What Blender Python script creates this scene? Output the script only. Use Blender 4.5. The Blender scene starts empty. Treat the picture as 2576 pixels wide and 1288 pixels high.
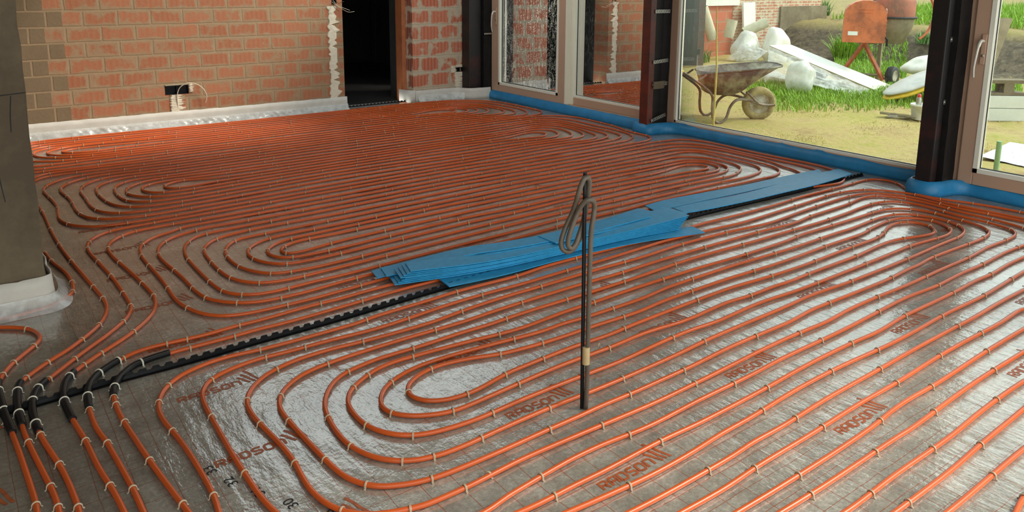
import bpy, bmesh, math, random
import numpy as np
from mathutils import Vector, Matrix
rnd=random.Random(7)
C=bpy.context.scene; COL=C.collection
PI=math.pi
# ------------------------------------------------------------------ camera
CAM_H=1.5
FOC,CX,CY,PIT,ROL,YAW=1945.27821,1288.0,321.868428,0.188285835,0.00741832650,0.639287092
FW=Vector((math.sin(YAW)*math.cos(PIT),math.cos(YAW)*math.cos(PIT),-math.sin(PIT)))
RT0=Vector((math.cos(YAW),-math.sin(YAW),0)); UP0=RT0.cross(FW)
RT=math.cos(ROL)*RT0+math.sin(ROL)*UP0; UP=-math.sin(ROL)*RT0+math.cos(ROL)*UP0
cd=bpy.data.cameras.new('camera'); cam=bpy.data.objects.new('camera',cd); COL.objects.link(cam)
cam.matrix_world=Matrix(((RT.x,UP.x,-FW.x,0),(RT.y,UP.y,-FW.y,0),(RT.z,UP.z,-FW.z,CAM_H),(0,0,0,1)))
cd.sensor_fit='HORIZONTAL'; cd.sensor_width=36; cd.lens=FOC*36/2576
cd.shift_x=0; cd.shift_y=(CY-644)/2576; cd.clip_start=.05; cd.clip_end=200
C.camera=cam
# ------------------------------------------------------------------ light
w=bpy.data.worlds.new('sky'); C.world=w; w.use_nodes=True
nt=w.node_tree; nt.nodes.clear()
o_=nt.nodes.new('ShaderNodeOutputWorld'); b_=nt.nodes.new('ShaderNodeBackground'); tc=nt.nodes.new('ShaderNodeTexCoord')
sx=nt.nodes.new('ShaderNodeSeparateXYZ'); cr=nt.nodes.new('ShaderNodeValToRGB')
nt.links.new(tc.outputs['Generated'],sx.inputs[0]); nt.links.new(sx.outputs['Z'],cr.inputs[0])
e=cr.color_ramp.elements; e[0].position=0.0; e[0].color=(.96,1.0,.96,1); e[1].position=.75; e[1].color=(.48,.55,.57,1)
nt.links.new(cr.outputs[0],b_.inputs[0]); b_.inputs[1].default_value=2.0; nt.links.new(b_.outputs[0],o_.inputs[0])
sl=bpy.data.lights.new('sun','SUN'); sun=bpy.data.objects.new('sun',sl); COL.objects.link(sun)
sl.energy=2.6; sl.angle=math.radians(16); sl.color=(1,.93,.80)
SUN_AZ,SUN_EL=math.radians(-33),math.radians(42)     # azimuth measured from +X towards +Y
sd=Vector((math.cos(SUN_AZ)*math.cos(SUN_EL),math.sin(SUN_AZ)*math.cos(SUN_EL),math.sin(SUN_EL)))
sun.rotation_euler=sd.to_track_quat('Z','Y').to_euler(); sun.location=(12,-6,9)
C.view_settings.view_transform='Standard'; C.view_settings.look='None'; C.view_settings.gamma=1; C.view_settings.exposure=0.45
C.view_settings.use_curve_mapping=False
C.cycles.use_denoising=True; C.cycles.max_bounces=10; C.cycles.transparent_max_bounces=16; C.cycles.sample_clamp_indirect=6
# ------------------------------------------------------------------ helpers
def tag(o,label=None,cat=None,group=None,kind=None):
    if label: o['label']=label
    if cat: o['category']=cat
    if group: o['group']=group
    if kind: o['kind']=kind
    return o
def empty(name,loc=(0,0,0),rz=0):
    o=bpy.data.objects.new(name,None); COL.objects.link(o); o.location=loc; o.rotation_euler=(0,0,rz); return o
class MB:
    def __init__(s): s.v=[]; s.f=[]; s.sm=[]
    def add(s,vs,fs,smooth=False):
        b=len(s.v); s.v+=[tuple(v) for v in vs]; s.f+=[tuple(b+i for i in f) for f in fs]; s.sm+=[smooth]*len(fs); return s
    def box(s,a,b,M=None):
        (x0,y0,z0),(x1,y1,z1)=a,b
        vs=[Vector(p) for p in ((x0,y0,z0),(x1,y0,z0),(x1,y1,z0),(x0,y1,z0),(x0,y0,z1),(x1,y0,z1),(x1,y1,z1),(x0,y1,z1))]
        if M is not None: vs=[M@v for v in vs]
        return s.add(vs,[(3,2,1,0),(4,5,6,7),(0,1,5,4),(1,2,6,5),(2,3,7,6),(3,0,4,7)])
    def bevbox(s,a,b,r=.01,M=None):
        bm=bmesh.new(); bmesh.ops.create_cube(bm,size=1)
        for v in bm.verts: v.co=Vector(tuple((a[i]+b[i])/2+v.co[i]*(b[i]-a[i]) for i in range(3)))
        bmesh.ops.bevel(bm,geom=bm.edges[:],offset=r,segments=2,affect='EDGES',profile=.6)
        bm.verts.index_update()
        vs=[(M@v.co if M is not None else v.co.copy()) for v in bm.verts]; fs=[[v.index for v in f.verts] for f in bm.faces]
        bm.free(); return s.add(vs,fs)
    def tube(s,P,r,n=10,closed=False,cap=True,smooth=True,flat=None):
        P=[Vector(p) for p in P]; N=len(P); R=r if isinstance(r,(list,tuple)) else [r]*N
        T=[]
        for i in range(N):
            a=P[(i-1)%N] if closed else P[max(i-1,0)]; b=P[(i+1)%N] if closed else P[min(i+1,N-1)]
            t=(b-a); T.append(t.normalized() if t.length>1e-9 else Vector((0,0,1)))
        ref=Vector((0,0,1)) if abs(T[0].z)<.9 else Vector((1,0,0))
        U=(ref-T[0]*ref.dot(T[0])).normalized(); vs=[]
        for i in range(N):
            U=U-T[i]*U.dot(T[i]); 
            if U.length<1e-6: U=T[i].orthogonal()
            U.normalize(); W=T[i].cross(U)
            for k in range(n):
                a=2*PI*k/n; ca,sa=math.cos(a),math.sin(a)
                if flat: ca*=flat
                vs.append(P[i]+(U*ca+W*sa)*R[i])
        fs=[]
        for i in range(N if closed else N-1):
            j=(i+1)%N
            for k in range(n):
                k2=(k+1)%n; fs.append((i*n+k,i*n+k2,j*n+k2,j*n+k))
        s.add(vs,fs,smooth)
        if cap and not closed:
            s.add(vs[:n],[tuple(range(n-1,-1,-1))]); s.add(vs[-n:],[tuple(range(n))])
        return s
    def lathe(s,prof,n=24,M=None,smooth=True,cap=False):
        vs=[];fs=[]
        for r,z in prof:
            for k in range(n):
                a=2*PI*k/n; v=Vector((r*math.cos(a),r*math.sin(a),z)); vs.append(M@v if M is not None else v)
        for i in range(len(prof)-1):
            for k in range(n):
                k2=(k+1)%n; fs.append((i*n+k,i*n+k2,(i+1)*n+k2,(i+1)*n+k))
        if cap: fs.append(tuple(range(n-1,-1,-1))); fs.append(tuple(range((len(prof)-1)*n,len(prof)*n)))
        return s.add(vs,fs,smooth)
    def prism(s,poly,a,b,M=None):
        """poly in (u,v); extruded a->b along the third axis: vertex (u, w, v)"""
        n=len(poly); vs=[Vector((u,a,v)) for u,v in poly]+[Vector((u,b,v)) for u,v in poly]
        if M is not None: vs=[M@v for v in vs]
        fs=[tuple(range(n)),tuple(range(2*n-1,n-1,-1))]+[(i,i+n,(i+1)%n+n,(i+1)%n) for i in range(n)]
        return s.add(vs,fs)
    def loft(s,rows,smooth=True,closed=False):
        n=len(rows[0]); vs=[v for r in rows for v in r]; fs=[]
        for i in range(len(rows)-1):
            for k in range(n if closed else n-1):
                k2=(k+1)%n; fs.append((i*n+k,i*n+k2,(i+1)*n+k2,(i+1)*n+k))
        return s.add(vs,fs,smooth)
    def mesh(s,name):
        m=bpy.data.meshes.new(name); m.from_pydata(s.v,[],s.f)
        m.polygons.foreach_set('use_smooth',s.sm); m.update(); return m
    def build(s,name,mat,parent=None,fix=True):
        m=s.mesh(name)
        if fix:
            bm=bmesh.new(); bm.from_mesh(m); bmesh.ops.recalc_face_normals(bm,faces=bm.faces[:]); bm.to_mesh(m); bm.free()
        m.materials.append(mat); o=bpy.data.objects.new(name,m); COL.objects.link(o)
        if parent: o.parent=parent
        return o
def spline(P,step,k=1):
    """Catmull-Rom through P (any dimension), about one point every step"""
    P=np.array(P,float); P=np.vstack([2*P[0]-P[1],P,2*P[-1]-P[-2]]); out=[]
    for i in range(1,len(P)-2):
        p0,p1,p2,p3=P[i-1:i+3]; d=lambda a,b:max(np.linalg.norm(b-a),1e-6)**.5
        t0=0;t1=t0+d(p0,p1);t2=t1+d(p1,p2);t3=t2+d(p2,p3); n=max(1,int(np.linalg.norm(p2-p1)/step+.5))
        for j in range(n):
            t=t1+(t2-t1)*j/n
            A1=(t1-t)/(t1-t0)*p0+(t-t0)/(t1-t0)*p1;A2=(t2-t)/(t2-t1)*p1+(t-t1)/(t2-t1)*p2;A3=(t3-t)/(t3-t2)*p2+(t-t2)/(t3-t2)*p3
            B1=(t2-t)/(t2-t0)*A1+(t-t0)/(t2-t0)*A2;B2=(t3-t)/(t3-t1)*A2+(t-t1)/(t3-t1)*A3
            out.append((t2-t)/(t2-t1)*B1+(t-t1)/(t2-t1)*B2)
    out.append(P[-2]); return np.array(out)
def ico(center,r,sub=2,noise=0,sc=(1,1,1),seed=0):
    bm=bmesh.new(); bmesh.ops.create_icosphere(bm,subdivisions=sub,radius=1); rr=random.Random(seed); ph=[rr.uniform(0,6) for _ in range(6)]
    vs=[]
    for v in bm.verts:
        c=v.co; k=1+noise*(math.sin(3*c.x+ph[0])*math.sin(3.3*c.y+ph[1])+.6*math.sin(5*c.z+ph[2]+2*c.x)+.4*math.sin(9*c.y+ph[3]+4*c.z))
        vs.append((center[0]+c.x*r*sc[0]*k,center[1]+c.y*r*sc[1]*k,center[2]+c.z*r*sc[2]*k))
    bm.verts.index_update(); fs=[[v.index for v in f.verts] for f in bm.faces]; bm.free(); return vs,fs
# ------------------------------------------------------------------ materials
def srgb(r,g,b):
    f=lambda c:(c/255/12.92) if c/255<=.04045 else ((c/255+.055)/1.055)**2.4
    return (f(r),f(g),f(b),1)
def newmat(name):
    m=bpy.data.materials.new(name); m.use_nodes=True; nt=m.node_tree; b=nt.nodes['Principled BSDF']; return m,nt,b
def N(nt,typ,**kw):
    n=nt.nodes.new('ShaderNode'+typ)
    for k,v in kw.items():
        if isinstance(k,str) and hasattr(n,k): setattr(n,k,v)
        else: n.inputs[k].default_value=v
    return n
def L(nt,a,b): nt.links.new(a,b)
def math_(nt,op,a,b=None,c=None,clamp=False):
    n=nt.nodes.new('ShaderNodeMath'); n.operation=op; n.use_clamp=clamp
    for i,x in enumerate((a,b,c)):
        if x is None: continue
        if isinstance(x,(int,float)): n.inputs[i].default_value=x
        else: L(nt,x,n.inputs[i])
    return n.outputs[0]
def mixc(nt,fac,a,b,blend='MIX'):
    n=nt.nodes.new('ShaderNodeMix'); n.data_type='RGBA'; n.blend_type=blend
    for s,x in ((n.inputs[0],fac),(n.inputs[6],a),(n.inputs[7],b)):
        if isinstance(x,(int,float)): s.default_value=x
        elif isinstance(x,tuple): s.default_value=x
        else: L(nt,x,s)
    return n.outputs[2]
def coords(nt,scale=None,kind='Object'):
    t=nt.nodes.new('ShaderNodeTexCoord').outputs[kind]
    if scale is None: return t
    m=nt.nodes.new('ShaderNodeMapping'); m.inputs['Scale'].default_value=scale if isinstance(scale,tuple) else (scale,)*3; L(nt,t,m.inputs[0]); return m.outputs[0]
def noise(nt,vec,scale,detail=4,rough=.6):
    n=nt.nodes.new('ShaderNodeTexNoise'); n.inputs['Scale'].default_value=scale; n.inputs['Detail'].default_value=detail; n.inputs['Roughness'].default_value=rough
    L(nt,vec,n.inputs['Vector']); return n.outputs[0]
def ramp(nt,fac,stops,interp='LINEAR'):
    r=nt.nodes.new('ShaderNodeValToRGB'); r.color_ramp.interpolation=interp; e=r.color_ramp.elements
    while len(e)<len(stops): e.new(.5)
    for el,(p,c) in zip(e,stops): el.position=p; el.color=c if isinstance(c,tuple) else (c,c,c,1)
    L(nt,fac,r.inputs[0]); return r.outputs[0]
def bump(nt,b,h,strength=.3,dist=.01,to='Normal'):
    n=nt.nodes.new('ShaderNodeBump'); n.inputs['Strength'].default_value=strength; n.inputs['Distance'].default_value=dist
    L(nt,h,n.inputs['Height']); L(nt,n.outputs[0],b.inputs[to]); return n
def plain(name,col,rough=.6,metal=0,var=.12,scale=8,bmp=.0,bscale=40,spec=None,coat=0,trans=0,sub=0):
    """one colour with a little procedural unevenness"""
    m,nt,b=newmat(name); v=coords(nt); n=noise(nt,v,scale)
    lo=tuple(max(0,c*(1-var)) for c in col[:3])+(1,); hi=tuple(min(1,c*(1+var)) for c in col[:3])+(1,)
    L(nt,ramp(nt,n,[(.3,lo),(.7,hi)]),b.inputs['Base Color'])
    b.inputs['Roughness'].default_value=rough; b.inputs['Metallic'].default_value=metal
    if spec is not None: b.inputs['Specular IOR Level'].default_value=spec
    if coat: b.inputs['Coat Weight'].default_value=coat; b.inputs['Coat Roughness'].default_value=.15
    if trans: b.inputs['Transmission Weight'].default_value=trans
    if bmp: bump(nt,b,noise(nt,v,bscale,6),bmp,.01)
    return m
def dirty(name,col,dirt,rough=.6,metal=0,amt=.5,scale=4,bmp=.2,bscale=30):
    m,nt,b=newmat(name); v=coords(nt); n=noise(nt,v,scale,8,.7)
    L(nt,ramp(nt,n,[(max(0,.62-amt*.5),col),(min(1,.72-amt*.25),dirt)]),b.inputs['Base Color'])
    b.inputs['Roughness'].default_value=rough; b.inputs['Metallic'].default_value=metal; bump(nt,b,noise(nt,v,bscale,6),bmp,.01); return m
M={}
M['pipe']=plain('orange_pipe',(.60,.098,.016,1),.30,0,.10,3,spec=.5)
M['clip']=plain('beige_clip',srgb(196,178,150),.45,0,.1,30)
M['black_plastic']=plain('black_plastic',(.006,.006,.007,1),.45,0,.2,20,spec=.25)
M['dark_text']=plain('dark_ink',(.012,.012,.014,1),.6)
M['print']=plain('printed_orange',(.36,.085,.025,1),.45,0,.25,40)
M['white_foam']=plain('white_foam',srgb(206,200,190),.55,0,.06,12,.15,120)
M['blue_foam']=plain('blue_foam',(.03,.33,.62,1),.36,0,.12,25,.25,300,spec=.35)
M['strip_blue']=plain('edge_foam',(.02,.22,.46,1),.42,0,.15,9,.15,60,spec=.5)
M['tape']=plain('tape',srgb(190,165,120),.5)
M['grey_conduit']=plain('grey_conduit',srgb(92,80,68),.5,0,.15,20)
M['plaster']=plain('plaster',srgb(224,212,190),.9,0,.07,14,.6,30)
M['wood']=plain('jamb_wood',srgb(170,100,62),.6,0,.15,10)
M['dark_room']=plain('dark_room_shade',(.035,.035,.035,1),.8,0,.2,4)  # the unlit room's darkness is put into its wall and floor colours
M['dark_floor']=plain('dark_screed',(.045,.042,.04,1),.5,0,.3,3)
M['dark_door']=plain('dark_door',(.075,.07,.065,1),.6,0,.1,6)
M['frame']=plain('window_frame',srgb(193,158,134),.38,0,.03,2,spec=.5)
M['frame_lit']=plain('window_frame_lit',srgb(240,234,214),.4,0,.02,2)  # frame colour lightened: daylight on the sash side is put into it
M['bead']=plain('glazing_bead',srgb(240,236,220),.4,0,.02,2)
M['gasket']=plain('gasket',(.01,.012,.013,1),.5)
M['handle']=plain('handle',srgb(225,220,205),.3,.2,.03,2)
M['strap']=plain('galvanised_strap',srgb(170,168,158),.4,.7,.2,30)
M['membrane']=plain('black_membrane',(.008,.007,.007,1),.55,0,.4,10,.3,20,spec=.3)
M['film']=None
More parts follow.
